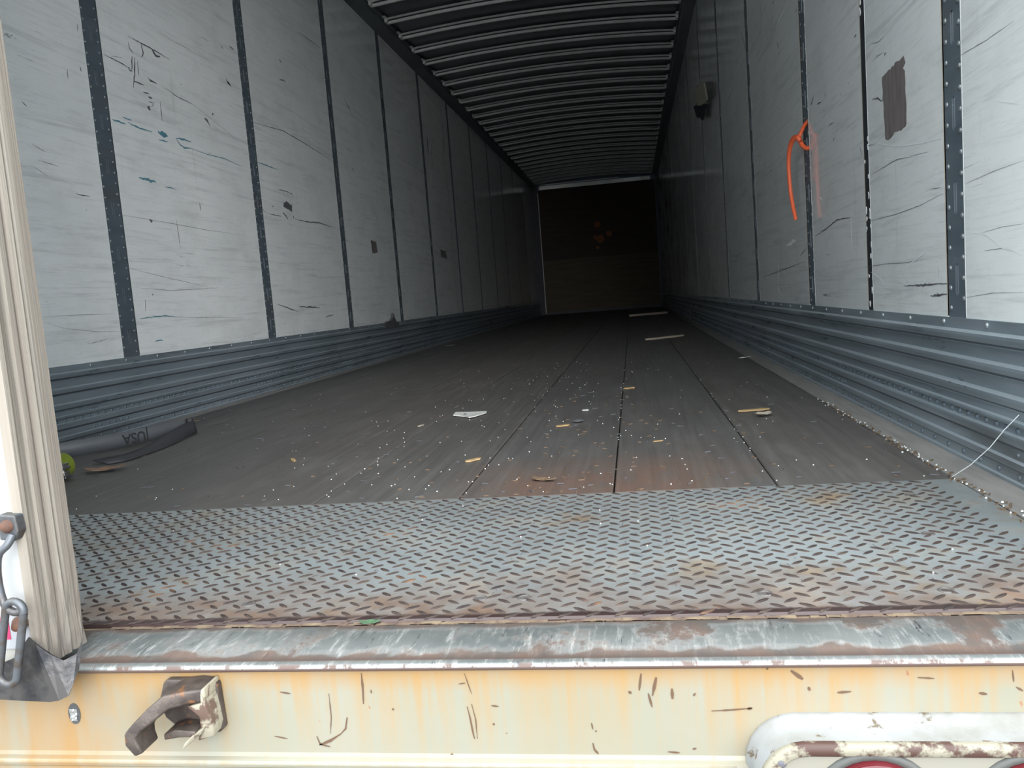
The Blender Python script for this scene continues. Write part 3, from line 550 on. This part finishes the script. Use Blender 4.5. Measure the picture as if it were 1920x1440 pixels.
def face_marks(name, data, mat, parent, yy):
    b = MB()
    for wd, pts in data:
        P_ = [Vector((p[0], 0, p[1])) for p in pts]; Q = []
        for i in range(len(P_)-1):
            n = max(2, int((P_[i+1]-P_[i]).length/.004)); Q += [P_[i].lerp(P_[i+1], j/n) for j in range(n)]
        Q.append(P_[-1]); m = len(Q); v = []
        for i, q in enumerate(Q):
            d = (Q[min(i+1, m-1)]-Q[max(i-1, 0)]).normalized(); nn = Vector((-d.z, 0, d.x)); t = i/(m-1); hw = wd/2*(.3+.8*math.sin(math.pi*min(max(t, .08), .92)))*random.uniform(.7, 1.2)
            for sg in (1, -1): v.append((q.x+nn.x*hw*sg, yy, q.z+nn.z*hw*sg))
        b.add(v, [(2*i, 2*i+1, 2*i+3, 2*i+2) for i in range(m-1)])
    return b.build(name, mat, parent, kind='stuff', fix=False)
flat('chip_dark', (.085, .044, .022), .7)
face_marks('rust_chips', MK_B, 'chip_dark', bm_, .7994)
# rusted-through hole with crinkled foil
b = MB(); random.seed(2)
b.prism([(-.033+.0075*math.cos(a), -.058+.0125*math.sin(a)) for a in [i*math.pi/8 for i in range(16)]], lambda u, v, d: (u, d, v), .7990, .8005); b.build('rust_hole', 'slot', bm_)['label'] = 'rusted-through hole'
b = MB(); g = [[(-.0335+.0018*(i-2.5)+random.uniform(-.0004, .0004), .7982+random.uniform(-.0008, .0006), -.059+.0024*(j-3)) for i in range(6)] for j in range(7)]
b.add([p for r in g for p in r], [(j*6+i, j*6+i+1, (j+1)*6+i+1, (j+1)*6+i) for j in range(6) for i in range(5)]); b.build('crinkled_foil', 'chrome', bm_, fix=False)['label'] = 'shiny crinkled metal in the rust hole'
# ================================================================== LOCK KEEPER
kp = tag(empty('lock_keeper', (.115, .80, -.045)), 'rusty cast door lock keeper welded to the cream beam', 'lock keeper')
fn = lambda u, v, d: (u, d, v)
b = MB(); b.prism([(.088, -.018), (.092, -.014), (.147, -.014), (.152, -.020), (.154, -.070), (.148, -.075), (.128, -.074), (.100, -.070), (.086, -.058), (.080, -.040)], fn, .790, .8002)
b.build('back_plate', 'cast', kp, bevel=.002, smooth=True)
b = MB()   # hooked arm: thick tapering bar out of the plate, forward and down
def loft(b, rings):
    n = len(rings[0]); v = [p for r in rings for p in r]
    b.add(v, [(i*n+j, i*n+(j+1) % n, (i+1)*n+(j+1) % n, (i+1)*n+j) for i in range(len(rings)-1) for j in range(n)]+[tuple(range(n))[::-1], tuple(range((len(rings)-1)*n, len(rings)*n))])
def ring(x, z, nx, nz, t, y0, y1):
    # bar slice at (x,z), thickness t along (nx,nz), from y0 (front) to y1 (back)
    return [(x-nx*t/2, y0, z-nz*t/2), (x+nx*t/2, y0, z+nz*t/2), (x+nx*t/2, y1, z+nz*t/2), (x-nx*t/2, y1, z-nz*t/2)]
loft(b, [ring(.148, -.021, 0, 1, .014, .768, .80), ring(.132, -.020, 0, 1, .015, .760, .80), ring(.112, -.022, -.3, .95, .016, .754, .80), ring(.098, -.032, -.7, .7, .015, .748, .80),
         ring(.084, -.043, -.75, .66, .012, .742, .790), ring(.0755, -.052, -.9, .4, .0135, .740, .778), ring(.0765, -.062, -1, .0, .015, .740, .774), ring(.083, -.073, -.9, -.35, .011, .741, .772)])
b.build('hooked_arm', 'cast', kp, bevel=.0025, smooth=True)
b = MB(); loft(b, [ring(.150, -.019, 0, 1, .013, .768, .80), ring(.145, -.021, .1, 1, .015, .765, .80), ring(.140, -.031, 1, 0, .022, .764, .80), ring(.146, -.045, 1, 0, .013, .768, .80), ring(.146, -.060, 1, 0, .015, .770, .80), ring(.141, -.073, 1, .3, .020, .774, .80)])
b.build('right_cheek', 'castpaint', kp, bevel=.002, smooth=True)
b = MB(); loft(b, [ring(.143, -.060, .5, .85, .010, .768, .80), ring(.130, -.068, .5, .85, .012, .758, .80), ring(.124, -.0725, .5, .85, .010, .757, .785)])
b.build('lower_lug', 'castpaint', kp, bevel=.002, smooth=True)
b = MB(); b.prism([(.098, -.070), (.098, -.063), (.112, -.058), (.135, -.060), (.135, -.066), (.115, -.067)], fn, .765, .80); b.build('lower_web', 'cast', kp, bevel=.0015, smooth=True)
# ================================================================== LIGHT HOUSING
lh = tag(empty('light_housing', (.95, .78, -.12)), 'white welded light housing with rusty rim on the beam, bottom right', 'light housing')
def rrect(x0, x1, z0, z1, r, n=6):
    P_ = []
    for cx_, cz2, a0 in ((x1-r, z1-r, 0), (x0+r, z1-r, 90), (x0+r, z0+r, 180), (x1-r, z0+r, 270)):
        for i in range(n+1): a = math.radians(a0+90*i/n); P_.append((cx_+r*math.cos(a), cz2+r*math.sin(a)))
    return P_
zt = -.0625
rings = []
for (e, y, rr) in ((.006, .801, .050), (.006, .794, .050), (.0, .790, .046), (-.001, .760, .045), (-.003, .757, .044)):
    rings.append([(p[0], y, p[1]) for p in rrect(.716-e, 1.26+e, -.19-e, zt+e, rr)])
b = MB(); n = len(rings[0]); b.add([p for r in rings for p in r], [(q*n+i, q*n+(i+1) % n, (q+1)*n+(i+1) % n, (q+1)*n+i) for q in range(4) for i in range(n)]); b.build('hood', 'white', lh, smooth=True, fix=False)
rings = []
for (e, y, rr) in ((-.001, .7605, .045), (-.001, .756, .045), (-.003, .753, .044), (-.012, .753, .036), (-.014, .755, .034), (-.014, .762, .034)):
    rings.append([(p[0], y, p[1]) for p in rrect(.716-e, 1.26+e, -.19-e, zt+e, rr)])
b = MB(); b.add([p for r in rings for p in r], [(q*n+i, q*n+(i+1) % n, (q+1)*n+(i+1) % n, (q+1)*n+i) for q in range(5) for i in range(n)]); b.build('rusty_rim', 'rim', lh, smooth=True, fix=False)['label'] = 'rim with chipped paint and rust'
b = MB(); b.prism(rrect(.729, 1.247, -.178, zt-.013, .034), fn, .7565, .7590); b.build('lamp_panel', 'panelcream', lh)
def lamp(x, label):
    t = tag(empty('tail_lamp', (x, .7565, -.131)), label, 'tail lamp', 'tail lamps in the light housing')
    def disc(name, prof, mat):
        b = MB(); N_ = 32
        b.add([(x+r*math.cos(2*math.pi*i/N_), y, -.131+r*math.sin(2*math.pi*i/N_)) for r, y in prof for i in range(N_)]+[(x, prof[-1][1]-.0005, -.131)],
              [(q*N_+i, q*N_+(i+1) % N_, (q+1)*N_+(i+1) % N_, (q+1)*N_+i) for q in range(len(prof)-1) for i in range(N_)]+[((len(prof)-1)*N_+i, (len(prof)-1)*N_+(i+1) % N_, len(prof)*N_) for i in range(N_)])
        b.build(name, mat, t, smooth=True, fix=False)
    disc('grommet', [(.060, .7566), (.060, .7555), (.057, .7535), (.053, .7535), (.051, .755)], 'rubber')
    disc('lens', [(.0515, .755), (.0515, .747), (.049, .7445), (.0465, .7440), (.0460, .7450), (.030, .7425), (.012, .7415)], 'lens')
lamp(.822, 'round red tail lamp in grey grommet below the rusty rim'); lamp(.962, 'round red tail lamp at the bottom right corner of the frame')
b = MB(); b.dome((.7375, .7565, -.0825), (0, -1, 0), .0065, .004, 12); b.build('bolt_head', 'mark', lh, smooth=True)
# ================================================================== DOOR
b = MB(); b.box((-1.25, .7705, .012), (-.0435, .838, 2.60)); door = b.build('door_1', 'door', kind='structure')
# edge seal with grooves facing the opening
b = MB(); pr = []
ys = [.7675, .7690, .7750, .7775, .7790, .7845, .7862, .7880, .7900, .7925, .7990, .8010, .8040, .8060, .8125, .8150, .8180, .8200, .8290, .8310, .8330, .8395, .8410]
dx = [0, .0030, .0040, .0030, .0018, .0018, .0002, -.0010, -.0006, .0016, .0026, .0012, .0000, .0022, .0034, .0016, .0004, .0022, .0030, .0006, .0018, .0022, 0]
zs = [.010, .03, .06, .09, .13, .3, .7, 1.2, 1.8, 2.59]; random.seed(6); rows = []
for z in zs:
    fr = max(0, (.12-z)/.12); row = [(-.0455, .7660, z)]
    for y, d in zip(ys, dx): row.append((-.0395+d+random.uniform(-.0018, .0022)*fr*1.3, y, z))
    row.append((-.0455, .842, z)); rows.append(row)
n = len(rows[0]); b.add([p for r in rows for p in r], [(j*n+i, j*n+i+1, (j+1)*n+i+1, (j+1)*n+i) for j in range(len(rows)-1) for i in range(n-1)]+[tuple(range(n)), tuple(range((len(rows)-1)*n, len(rows)*n))])
b.build('edge_seal', 'seal', door, fix=True)['label'] = 'weathered brown edge seal with vertical grooves'
# crumpled corner shoe
b = MB()
V = [(-.40, .7600, .018), (-.09, .7600, .018), (-.062, .7595, .028), (-.040, .7585, .0515), (-.030, .7560, .045), (-.016, .7580, .032), (-.004, .7600, .024), (.006, .7680, .028), (.0135, .7720, .046),
     (-.40, .7575, -.018), (-.09, .7575, -.018), (-.055, .7560, -.019), (-.030, .7540, -.019), (-.020, .7520, -.0185), (-.008, .7515, -.0165), (.0015, .7535, -.0125), (.0040, .7590, -.002), (.0075, .7670, .012)]
b.add(V, [(i, i+1, i+10, i+9) for i in range(8)]); sh = b.build('corner_shoe', 'shoe', door, fix=False)
md = sh.modifiers.new('thick', 'SOLIDIFY'); md.thickness = .0018
sh['label'] = 'crumpled dark metal corner shoe'
b = MB(); b.box((-.40, .7685, .034), (-.0455, .7704, .085)); b.build('tape_strip', 'sticker_white', door)
b = MB(); b.box((-.40, .7678, .045), (-.0715, .7684, .070)); b.build('tape_block', 'sticker_red', door)
b = MB(); b.tube([(-.052, .770, .066), (-.052, .760, .066), (-.050, .752, .064)], [.0065, .008, .0045], 10); b.build('rusty_stud', 'rust', door, smooth=True)
# ---- holdback hook and link
hk = tag(empty('door_holdback', (-.045, .77, .17)), 'galvanised door holdback hook bolted to the white door edge', 'hook')
b = MB(); b.prism([(-.0555, .188), (-.036, .186), (-.0345, .168), (-.040, .158), (-.058, .160)], fn, .757, .7704); b.build('hook_bracket', 'hook', hk, bevel=.002)
b = MB(); b.dome((-.0465, .7575, .175), (0, -1, 0), .0075, .0065, 12); b.build('bolt_head', 'rust', hk, smooth=True)
def smooth_path(P_, n=6):
    P_ = [Vector(p) for p in P_]; Q = []
    for i in range(len(P_)-1):
        p0, p1, p2, p3 = P_[max(i-1, 0)], P_[i], P_[i+1], P_[min(i+2, len(P_)-1)]
        for j in range(n):
            t = j/n; Q.append(.5*((2*p1)+(p2-p0)*t+(2*p0-5*p1+4*p2-p3)*t*t+(3*p1-p0-3*p2+p3)*t**3))
    return Q+[P_[-1]]
b = MB(); b.tube(smooth_path([(-.041, .757, .166), (-.045, .752, .156), (-.054, .749, .147), (-.0575, .748, .132), (-.0575, .747, .115), (-.0545, .746, .098), (-.048, .745, .088), (-.038, .745, .0845), (-.033, .747, .090)]), .0042, 10); b.build('hook_rod', 'hook', hk, smooth=True)
lk = tag(empty('chain_link', (-.05, .745, .05)), 'long oval grey chain link hanging from the door hook', 'chain link')
P_ = []
top, bot, rr = Vector((-.0405, .7440, .0865)), Vector((-.0595, .7440, .0155)), .0105
ax = (bot-top).normalized(); sd2 = Vector((-ax.z, 0, ax.x))
for i in range(13): a = math.pi*i/12; P_.append(top-ax*math.sin(a)*rr+sd2*math.cos(a)*rr)
for i in range(13): a = math.pi*i/12; P_.append(bot+ax*math.sin(a)*rr-sd2*math.cos(a)*rr)
P_.append(P_[0]); b = MB(); b.tube(P_, .0042, 10, caps=False); b.build('link', 'hook', lk, smooth=True, fix=False)
# ================================================================== THINGS ON THE FLOOR
# strap: band standing on edge along the wall, curling back flat
stp = tag(empty('webbing_strap', (-.95, 2.4, 0)), 'loose grey webbing strap curling along the foot of the left wall', 'strap')
low = [(-1.165, 2.12), (-1.11, 2.187), (-1.065, 2.245), (-1.018, 2.325), (-.991, 2.395), (-.9635, 2.466), (-.948, 2.54), (-.932, 2.60), (-.905, 2.610), (-.880, 2.570), (-.868, 2.50), (-.845, 2.40), (-.830, 2.31), (-.826, 2.23), (-.824, 2.16), (-.828, 2.10), (-.86, 2.062)]
hi_ = [(0, .048)]*7+[(.0, .046)]+[(-.004, .046), (-.012, .044), (-.022, .040), (-.034, .030), (-.040, .020), (-.044, .012), (-.046, .010), (-.046, .014), (-.046, .012)]
lo3 = smooth_path([(x, y, .002) for x, y in low], 5); hi3 = smooth_path([(x+h[0], y, .002+h[1]) for (x, y), h in zip(low, hi_)], 5)
b = MB(); m = len(lo3); b.add([q for a, c in zip(lo3, hi3) for q in (a, c)], [(2*i, 2*i+2, 2*i+3, 2*i+1) for i in range(40)]); 
o = b.build('strap_band', 'strap', stp, smooth=True, fix=False); md = o.modifiers.new('t', 'SOLIDIFY'); md.thickness = .0018; md.offset = 0
b = MB(); b.add([q for a, c in zip(lo3, hi3) for q in (a, c)], [(2*i, 2*i+2, 2*i+3, 2*i+1) for i in range(40, m-1)])
o = b.build('strap_tail', 'strap_dark', stp, smooth=True, fix=False); md = o.modifiers.new('t', 'SOLIDIFY'); md.thickness = .0018; md.offset = 0
o['label'] = 'dark tail folded back on the boards'
b = MB(); P_ = []
for i in range(40):
    a = i*.42; r = .003+.0105*i/40; P_.append((-.912+r*math.cos(a), 2.590+r*math.sin(a), 0))
v = []
for p in P_: v += [(p[0], p[1], .028), (p[0], p[1], .052)]
b.add(v, [(2*i, 2*i+2, 2*i+3, 2*i+1) for i in range(39)]); o = b.build('strap_curl', 'strap_dark', stp, smooth=True, fix=False); md = o.modifiers.new('t', 'SOLIDIFY'); md.thickness = .0015
# printed lettering on the band, upside down
tcu = bpy.data.curves.new('strap_print', 'FONT'); tcu.body = '|USA'; tcu.size = .046; tcu.extrude = .0002; tcu.align_x = 'CENTER'; tcu.align_y = 'CENTER'; tcu.offset = .0006
tcu.materials.append(M['print_black']); to = bpy.data.objects.new('printed_lettering', tcu); COL.objects.link(to)
pA, pB = Vector((-1.018, 2.325, .027)), Vector((-.9635, 2.466, .027))
d = (pB-pA).normalized(); mid = Vector((-.991, 2.395, .0262))
nrm = Vector((d.y, -d.x, 0)); Xa = -d; Ya = Vector((0, 0, -1)); 
to.parent = stp; to.matrix_local = Matrix.Translation(-Vector(stp.location)) @ Matrix(((Xa.x, Ya.x, nrm.x, mid.x+nrm.x*.0035), (Xa.y, Ya.y, nrm.y, mid.y+nrm.y*.0035), (Xa.z, Ya.z, nrm.z, mid.z), (0, 0, 0, 1)))
bpy.context.view_layer.update(); dg = bpy.context.evaluated_depsgraph_get(); me_ = bpy.data.meshes.new_from_object(to.evaluated_get(dg)); mw = to.matrix_local.copy(); bpy.data.objects.remove(to)
to = bpy.data.objects.new('printed_lettering', me_); COL.objects.link(to); to.parent = stp; to.matrix_local = mw; to['label'] = 'black printed letters reading USA, upside down'
# lime ratchet strap roll
rl = tag(empty('ratchet_strap_roll', (-.83, 1.86, 0)), 'rolled lime green strap with chrome ratchet peeking past the door edge', 'strap roll')
cx3, cy3, cz3, R3 = -.870, 1.885, .034, .033
def cyl(name, x0, r, mat, y0, y1, n=28, c=(cx3, cz3)):
    b = MB(); b.prism([(c[0]+r*math.cos(2*math.pi*i/n), c[1]+r*math.sin(2*math.pi*i/n)) for i in range(n)], lambda u, v, d: (u, d, v), y0, y1); return b.build(name, mat, rl, bevel=.0008)
cyl('strap_coil', 0, R3, 'lime', 1.852, 1.90)
b = MB(); P_ = []
for i in range(90):
    a = i*.20+.5; r = .006+.026*i/90; P_.append((cx3+r*math.cos(a), 1.8515, cz3+r*math.sin(a)))
b.tube(P_, .0021, 6); b.build('coil_gap', 'print_black', rl)
cyl('coil_core', 0, .0045, 'print_black', 1.849, 1.853)
b = MB(); b.box((-.905, 1.838, .022), (-.842, 1.850, .031)); b.box((-.905, 1.840, .008), (-.846, 1.85, .012)); b.build('ratchet_frame', 'chrome', rl, bevel=.0015)
b = MB()
for (x, z, r) in ((-.836, .042, .004), (-.832, .034, .0045), (-.835, .022, .004), (-.831, .014, .0035)): b.tube([(x, 1.842, z), (x, 1.870, z)], r, 8)
b.tube([(-.834, 1.848, .050), (-.829, 1.848, .008)], .0022, 8); b.build('ratchet_pins', 'chrome', rl, smooth=False)
# leaves, splinters, litter
def flake(name, poly, z, th, mat, label, cat, curl=.0, loc=None):
    b = MB(); n = len(poly); cx_ = sum(p[0] for p in poly)/n; cy_ = sum(p[1] for p in poly)/n
    def zf(x, y): return z+curl*(((x-cx_)**2+(y-cy_)**2)**.5)
    v = [(p[0], p[1], zf(*p)) for p in poly]+[(cx_, cy_, z)]+[(p[0], p[1], zf(*p)+th) for p in poly]+[(cx_, cy_, z+th)]
    f = [(i, (i+1) % n, n) for i in range(n)]+[(n+1+i, n+1+(i+1) % n, 2*n+1) for i in range(n)]+[(i, (i+1) % n, n+1+(i+1) % n, n+1+i) for i in range(n)]
    b.add(v, f); o = b.build(name, mat, None, loc=(cx_, cy_, 0)); tag(o, label, cat); return o
random.seed(12)
def leafpoly(c, L, Wd, ang, k_=9):
    P_ = []
    for i in range(k_*2):
        t = i/(k_*2)*2*math.pi; a = math.cos(t)*L/2; e = math.sin(t)*Wd/2*(1+.35*math.sin(5*t))*random.uniform(.85, 1.1)
        P_.append((c[0]+a*math.cos(ang)-e*math.sin(ang), c[1]+a*math.sin(ang)+e*math.cos(ang)))
    return P_
flake('dry_leaf', leafpoly((-.798, 1.962), .105, .050, .35), .0015, .001, 'brown_leaf', 'curled brown dry leaf on boards beside the lime strap roll', 'leaf', .22)
flake('dry_leaf', leafpoly((-1.085, 2.872), .115, .030, -.35), .0015, .001, 'tan_leaf', 'pointed tan dry leaf behind the strap curl', 'leaf', .12)
flake('dry_leaf', leafpoly((.960, 2.290), .05, .035, .6), .002, .001, 'pale_wood', 'small curled grey brown leaf on the right-hand boards', 'leaf', .35)
flake('green_leaf', leafpoly((.289, .908), .026, .010, .1), -.0012, .001, 'green_leaf', 'tiny green leaf wedged at the rear edge of tread plate', 'leaf', .2)
flake('dry_leaf', leafpoly((.425, 1.62), .055, .020, -.35), .0015, .0012, 'chip_wood', 'small brown leaf on the rust-stained boards near the plate', 'leaf', .2)
flake('plastic_shard', [(.008, 2.685), (.055, 2.675), (.118, 2.670), (.122, 2.640), (.098, 2.570), (.082, 2.545), (.060, 2.585), (.012, 2.625)], .002, .003, 'plastic_white', 'white torn plastic shard with dark hole, middle of the floor', 'shard', .03)
b = MB(); b.prism([(.052+.005*math.cos(i), 2.628+.009*math.sin(i)) for i in [k_*math.pi/5 for k_ in range(10)]], lambda u, v, d: (u, v, d), .0052, .0072); o = b.build('punched_hole', 'mark', bpy.data.objects['plastic_shard'])
def splinter(a, c, wd, mat, label, h=.004, name='wood_splinter'):
    a, c = Vector((*a, 0)), Vector((*c, 0)); d = (c-a).normalized(); nn = Vector((-d.y, d.x, 0)); P_ = []
    for t, k_ in ((0, .25), (.2, 1), (.55, .8), (.8, 1), (1, .1)): P_.append((a.lerp(c, t), wd/2*k_))
    poly = [tuple((p+nn*e)[:2]) for p, e in P_]+[tuple((p-nn*e)[:2]) for p, e in reversed(P_)]
    return flake(name, poly, .0015, h, mat, label, 'splinter')
splinter((.905, 2.385), (.995, 2.400), .022, 'splinter', 'long yellow wood splinter on the right-hand boards')
splinter((.572, 3.095), (.612, 3.125), .030, 'splinter', 'yellow wood splinter on the centre seam, halfway down the floor')
splinter((.388, 2.290), (.425, 2.312), .020, 'splinter', 'short tan splinter left of the centre seam', .003)
splinter((.215, 1.845), (.245, 1.88), .016, 'splinter', 'tiny forked tan splinter above the rust stain', .003)
splinter((.655, 1.985), (.678, 1.992), .008, 'splinter', 'thin pale splinter just right of the centre seam', .002)
splinter((-.060, 2.44), (-.050, 2.47), .012, 'pale_wood', 'tiny tan chip left of the white shard', .002)
splinter((-.26, 1.96), (-.285, 2.0), .012, 'splinter', 'tan chip on the left boards above the plate', .002)
splinter((.565, 11.60), (1.104, 11.80), .07, 'pale_wood', 'pale stick lying at the dark far end of the floor', .03, 'wood_stick')
splinter((.700, 6.00), (.985, 6.19), .05, 'pale_wood', 'broken pale stick on the right, far down the floor', .012, 'wood_stick')
flake('paper_scrap', leafpoly((-1.03, 7.2), .09, .05, .1), .003, .002, 'plastic_white', 'white scrap at the foot of the left wall, far in', 'scrap')
flake('paper_scrap', leafpoly((1.15, 4.09), .07, .03, .5), .003, .002, 'plastic_white', 'small white scrap beside the right-hand rail', 'scrap')
flake('paper_scrap', leafpoly((.455, 2.585), .022, .02, .5), .002, .003, 'bead_white', 'tiny white scrap right of the centre of the floor', 'scrap')
flake('foil_scrap', leafpoly((.446, 2.36), .035, .02, .1), .002, .003, 'mark', 'small dark scrap near the tan splinter', 'scrap', .2)
# fine litter: beads and chips nobody could count
random.seed(77); bw = MB(); bc = MB(); bd = MB()
def speck(b, x, y, r, hh):
    n = 6; b.add([(x+r*math.cos(math.pi*i/3), y+r*math.sin(math.pi*i/3), .0005) for i in range(n)]+[(x+r*.7*math.cos(math.pi*i/3), y+r*.7*math.sin(math.pi*i/3), hh) for i in range(n)], [(i, (i+1) % n, (i+1) % n+n, i+n) for i in range(n)]+[tuple(range(6, 12))])
def sliver(b, x, y, L, Wd, a):
    c, s = math.cos(a), math.sin(a); b.add([(x+u*L*c-v*Wd*s, y+u*L*s+v*Wd*c, z) for z in (.0005, .0022) for u, v in ((-.5, -.3), (.5, -.5), (.5, .3), (-.5, .5))], [(0, 1, 5, 4), (1, 2, 6, 5), (2, 3, 7, 6), (3, 0, 4, 7), (4, 5, 6, 7)])
for i in range(260):
    y = 1.52+random.random()**1.3*3.0; x = random.gauss(.25, .42) if random.random() < .6 else random.uniform(-1.1, 1.15)
    if abs(x) < 1.15: speck(bw, x, y, random.uniform(.0009, .0018), .002)
for i in range(45):
    xx = random.choice(edges[1:5])+random.gauss(0, .004); speck(bw, xx, 1.52+random.random()**1.4*2, .0013, .002)
for i in range(170):
    y = 1.51+random.random()**1.6*1.6; x = random.gauss(.5, .25) if random.random() < .75 else random.uniform(-1, 1.15)
    if abs(x) < 1.15: sliver(bc, x, y, random.uniform(.004, .014), random.uniform(.0008, .0024), random.gauss(0, 1.1))
for i in range(120):
    y = 1.51+random.random()**1.6*1.8; x = random.uniform(-1.1, 1.15); sliver(bd, x, y, random.uniform(.005, .018), random.uniform(.0015, .003), random.gauss(0, .5))
for i in range(220):
    y = .95+random.random()**1.2*1.6; x = 1.1655+random.gauss(0, .006); (speck(bw, x, y, random.uniform(.001, .0025), .003) if random.random() < .3 else sliver(bc, x, y, random.uniform(.004, .009), .003, random.random()*3))
for i in range(14):
    x = random.uniform(-.5, 1.1); y = random.uniform(.93, 1.49); speck(bw, x, y, .0012, .002)
for bb, nm, mt, lb in ((bw, 'white_beads', 'bead_white', 'tiny white beads scattered over the dark floor boards'), (bc, 'wood_chips', 'chip_wood', 'fine tan wood chips strewn over the boards near the plate'), (bd, 'dark_crumbs', 'mark', 'fine dark crumbs strewn over the floor boards')):
    o = bb.build(nm, mt, kind='stuff', fix=False); tag(o, lb, 'litter')
# thread from the plate corner up to the right
b = MB(); b.tube([(1.161, 1.503, .002), (1.180, 1.47, .030), (1.2, 1.44, .066), (1.214, 1.42, .098), (1.228, 1.40, .125)], .0008, 5); o = b.build('thread', 'thread_white'); tag(o, 'thin white thread stretched from plate corner to the right scuff rail', 'thread')
# ================================================================== ORANGE RIBBON
rb = tag(empty('orange_ribbon', (1.235, 2.99, .84)), 'knotted bright orange ribbon tied to a right wall post', 'ribbon')
def band(name, P_, W_, parent, mat='orange_ribbon'):
    Q = smooth_path(P_, 6); b = MB(); m = len(Q); v = []
    for i, q in enumerate(Q):
        d = (Q[min(i+1, m-1)]-Q[max(i-1, 0)]).normalized(); s_ = d.cross(Vector((.35, .94, 0))).normalized(); w2 = W_*.5
        v += [q+s_*w2, q+Vector((-.001, -.002, 0)), q-s_*w2]
    b.add(v, [(3*i+k_, 3*i+3+k_, 3*i+4+k_, 3*i+1+k_) for i in range(m-1) for k_ in (0, 1)]); o = b.build(name, mat, parent, smooth=True, fix=False); md = o.modifiers.new('t', 'SOLIDIFY'); md.thickness = .001; return o
band('tie_loop', [(1.253, 2.966, .897), (1.243, 2.985, .885), (1.232, 2.998, .862), (1.225, 2.995, .845)], .012, rb)
band('tie_loop', [(1.225, 2.995, .850), (1.232, 2.99, .825), (1.243, 2.965, .805), (1.254, 2.955, .806)], .014, rb)
b = MB(); b.tube([(1.228, 2.985, .835), (1.222, 2.997, .848), (1.224, 3.008, .858)], [.006, .010, .006], 8); b.build('knot', 'orange_ribbon', rb, smooth=True)
band('loose_end', [(1.224, 3.000, .852), (1.214, 3.045, .856), (1.208, 3.085, .822), (1.207, 3.100, .77), (1.208, 3.105, .71)], .0125, rb)
band('loose_end', [(1.224, 3.005, .850), (1.212, 3.040, .842), (1.204, 3.070, .80), (1.203, 3.075, .73), (1.205, 3.06, .65), (1.210, 3.025, .572)], .0125, rb)
# ================================================================== BAG HANGING ON THE RIGHT WALL
bg_ = tag(empty('hanging_rag', (1.2, 6.2, 1.7)), 'pale rag and dark cloth hanging high on the right wall', 'rag')
def cloth(name, poly, x, mat, amp):
    b = MB(); n = len(poly); random.seed(len(poly)); cy_ = sum(p[0] for p in poly)/n; cz_ = sum(p[1] for p in poly)/n
    v = [(x+random.uniform(-amp, amp), p[0], p[1]) for p in poly]+[(x-amp*1.5, cy_, cz_)]; b.add(v, [(i, (i+1) % n, n) for i in range(n)])
    o = b.build(name, mat, bg_, fix=False); md = o.modifiers.new('t', 'SOLIDIFY'); md.thickness = .01
cloth('pale_cloth', [(6.25, 1.80), (6.0, 1.755), (5.75, 1.71), (5.55, 1.66), (5.62, 1.57), (5.92, 1.60), (6.12, 1.64)], 1.19, 'paper_bag', .02)
cloth('dark_cloth', [(6.45, 1.82), (6.28, 1.80), (6.15, 1.66), (5.97, 1.60), (6.05, 1.52), (6.35, 1.60), (6.75, 1.68), (6.72, 1.76), (6.45, 1.72)], 1.21, 'black_cloth', .015)
